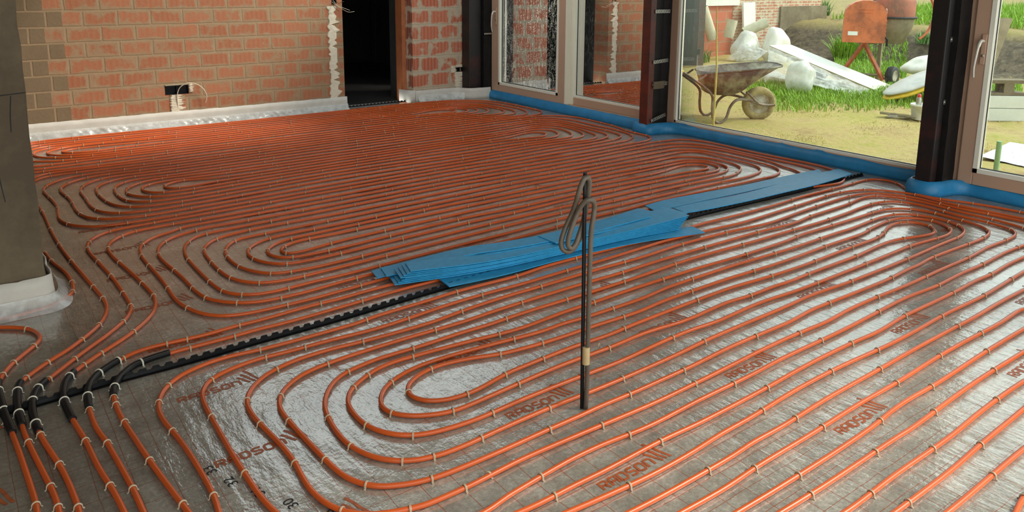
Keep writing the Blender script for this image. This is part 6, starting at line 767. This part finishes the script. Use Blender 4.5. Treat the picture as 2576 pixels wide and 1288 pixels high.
def sheet(name,quad,mat,label,cat,seed,amp=.03):
    r2=random.Random(seed); A,B,C_,D_=quad; rows=[]
    for i in range(15):
        u=i/14; rows.append([A.lerp(B,u).lerp(D_.lerp(C_,u),k/14)+Vector((r2.uniform(-1,1),r2.uniform(-1,1),r2.uniform(-.6,.6)))*amp*math.sin(PI*min(1,max(.1,u))) for k in range(15)])
    o=MB().loft(rows).build(name,mat,fix=False); return tag(o,label,cat)
sheet('plastic_film',(dep(1935,116,11.95),dep(2212,235,11.35),dep(2190,246,11.0),dep(1930,190,11.8)),M['film'],'clear plastic film hanging down from the near edge of the white panel','film',3)
sheet('plastic_film',(dep(1870,108,13.2),dep(1932,128,12.6),dep(1905,150,12.5),dep(1828,150,13.4)),M['film'],'clear plastic film spread to the left of the white panel','film',4)
def bag(name,c,r,sc,mat,label,seed,rot=0):
    v,f=ico((0,0,0),r,4,.10,sc,seed); o=MB().add(v,f,True).build(name,mat); o.location=c; o.rotation_euler=(0,0,rot); return tag(o,label,'bag')
bg=ground(2025,240); bag('plastic_bag',bg+Vector((.1,.15,.22)),.26,(.8,.8,1),M['film_bag'],'clear plastic bag with rubble below the white panel',5)
M['white_bag']=plain('white_sack',srgb(226,224,214),.5,0,.08,6,.5,12)
bag('sack',Vector((13.4,9.95,.12)),.36,(.9,.7,1),M['film_bag'],'grey translucent sack under the stack of tubes',6); bag('sack',Vector((13.9,9.6,.15)),.36,(.8,.7,1.15),M['white_bag'],'white sack standing beside the tubes',7)
bag('sack',Vector((17.9,9.9,.80)),.33,(1.4,.9,.85),M['white_bag'],'white and brown sack lying on top of the soil bank',8); bag('plastic_bag',ground(1945,205)+Vector((0,0,.05)),.2,(1.4,.9,.6),M['film_bag'],'crumpled clear plastic lying right of the wheelbarrow',9)
M['tube']=plain('cardboard_tube',srgb(200,196,170),.8)
for a_,c_,lb in (((13.25,10.7,.3),(13.05,10.85,.98),'tall pale tube leaning on the red shed wall'),((13.5,10.5,.35),(13.55,10.45,.72),'short wide pale tube among the sacks'),((13.75,10.3,.45),(14.1,10.0,.68),'olive tube with its dark open end towards the camera')):
    a_,c_=Vector(a_),Vector(c_); o=MB().tube([a_,c_],.11,20,cap=False).build('tube',M['tube']); tag(o,lb,'tube','tubes by the shed'); d=(c_-a_).normalized(); i_=MB().tube([a_+d*.02,c_-d*.01],.10,20).build('mouth_shade',M['dark_panel'],o)  # closed dark plug stands in for the shade in each tube mouth
# bucket and cans, cement bag, metal strips
bp=ground(2317,300); bk=empty('bucket',bp,-YAW); tag(bk,'white plastic bucket with spray cans standing left of the right post','bucket'); MB().lathe([(.105,0),(.125,.16),(.132,.16),(.132,.185),(.12,.185),(.10,.02),(0,.02)],28,cap=False).build('shell',M['white_wood'],bk)
MB().tube([(.13*math.cos(a),-.01-.13*abs(math.sin(a)),.16-.08*abs(math.sin(a))) for a in np.linspace(PI,2*PI,14)],.003,6).build('handle',M['strap'],bk); b=MB(); b.box((-.03,-.130,.05),(.06,-.118,.13)); b.build('label',plain('green_label',srgb(150,184,170),.5),bk)
for dx_,cap,lb in ((-.05,(.6,.03,.02,1),'spray can with a red cap in the white bucket'),(.045,(.04,.05,.05,1),'spray can with a dark cap in the white bucket')):
    o=empty('spray_can',bp+HR*dx_+Vector((0,0,.022))); tag(o,lb,'can','spray cans in the bucket'); MB().lathe([(0,0),(.032,0),(.032,.22),(.022,.245)],20).build('can_body',M['strap'],o); MB().lathe([(.022,.24),(.022,.27),(.01,.285),(0,.285)],16).build('cap',plain('cap',cap,.4),o)
M['bag_yellow']=plain('bag_yellow',srgb(226,190,50),.5); M['bag_grey']=plain('bag_grey',srgb(196,196,190),.4,0,.15,5,.4,14); M['bag_green']=plain('bag_green',srgb(40,120,70),.5)
cbp=ground(2300,262); cbg=empty('cement_bag',cbp+Vector((.1,.1,.10)),-YAW+.25); tag(cbg,'yellow green and grey printed bag lying behind the white bucket','bag'); ti=Matrix.Rotation(-.36,4,'Y')
for nm,mt,z_,s_ in (('lower_side',M['bag_yellow'],0,(.52,.24,.06)),('upper_side',M['bag_grey'],.06,(.5,.23,.06)),('green_print',M['bag_green'],-.02,(.3,.243,.045))):
    v,f=ico((.22 if nm=='green_print' else .12,0,z_+.1),1,3,.03,s_,3); MB().add([ti@Vector(p) for p in v],f,True).build(nm,mt,cbg)
bag('sack',cbp+Vector((.95,.25,.42)),.34,(1.3,.8,.5),M['white_bag'],'pale bluish sack lying behind the printed bag',12,-.5)
for px_,an,lb in ((2258,.2,'shiny metal strip lying in the grass, the nearer one'),(2272,.9,'second metal strip lying crosswise under the nearer one')):
    g=ground(px_,297); b=MB(); b.box((-.03,-.2,.0),(.03,.2,.006)); b.box((-.03,-.2,0),(-.025,.2,.03)); o=b.build('metal_strip',M['strap']); o.location=g+Vector((0,0,.01 if an>.5 else .03)); o.rotation_euler=(0,0,an); tag(o,lb,'metal strip','metal strips in the grass')
# beyond the right door
M['block']=plain('aerated_block',srgb(212,216,208),.85,0,.05,8,.2,30)
g=ground(2520,305)
for k,lb in enumerate(('lower white building block behind the right door','upper white building block behind the right door')):
    b=MB(); b.bevbox((-.35,0,.155*k),(.30-.02*k,.2,.15+.155*k),.008); o=b.build('building_block',M['block']); o.location=g; o.rotation_euler=(0,0,-YAW-.05); tag(o,lb,'block','white building blocks')
b=MB(); b.box((-.3,0,.31),(.26,.19,.34)); b.box((-.3,0,.45),(.26,.19,.49)); b.box((-.02,0,.34),(.10,.19,.45)); b.box((-.3,0,.34),(-.25,.19,.45)); o=b.build('building_block',M['render_grey']); o.location=g; o.rotation_euler=(0,0,-YAW-.05); tag(o,'grey hollow concrete block on top of the white blocks','block')
M['timber']=plain('old_timber',srgb(150,134,104),.8,0,.2,5)
for k,lb in enumerate(('brown plank leaning behind the blocks, leftmost','brown plank leaning behind the blocks, second from the left','brown plank leaning behind the blocks, third from the left')):
    a_=g+HF*.9+HR*(-.28+.22*k); o=MB().tube([a_,a_+HR*.62+HF*.5+Vector((0,0,1.15))],.085,4,smooth=False,flat=.25).build('plank',M['timber']); tag(o,lb,'plank','planks behind the right door')
s0=[ground(2462,398),ground(2540,362),ground(2620,375),ground(2600,430)]; sheet('sheet',[v+Vector((0,0,.02)) for v in s0],plain('bluish_sheet',srgb(206,222,230),.5),'pale bluish sheet lying on the ground behind the right door','sheet',9,.008)
o=MB().tube([ground(2505,432),ground(2505,432)+Vector((0,0,.27))],.022,10).build('stake',plain('green_stake',srgb(140,176,130),.6)); tag(o,'short green stake standing behind the right door','stake')
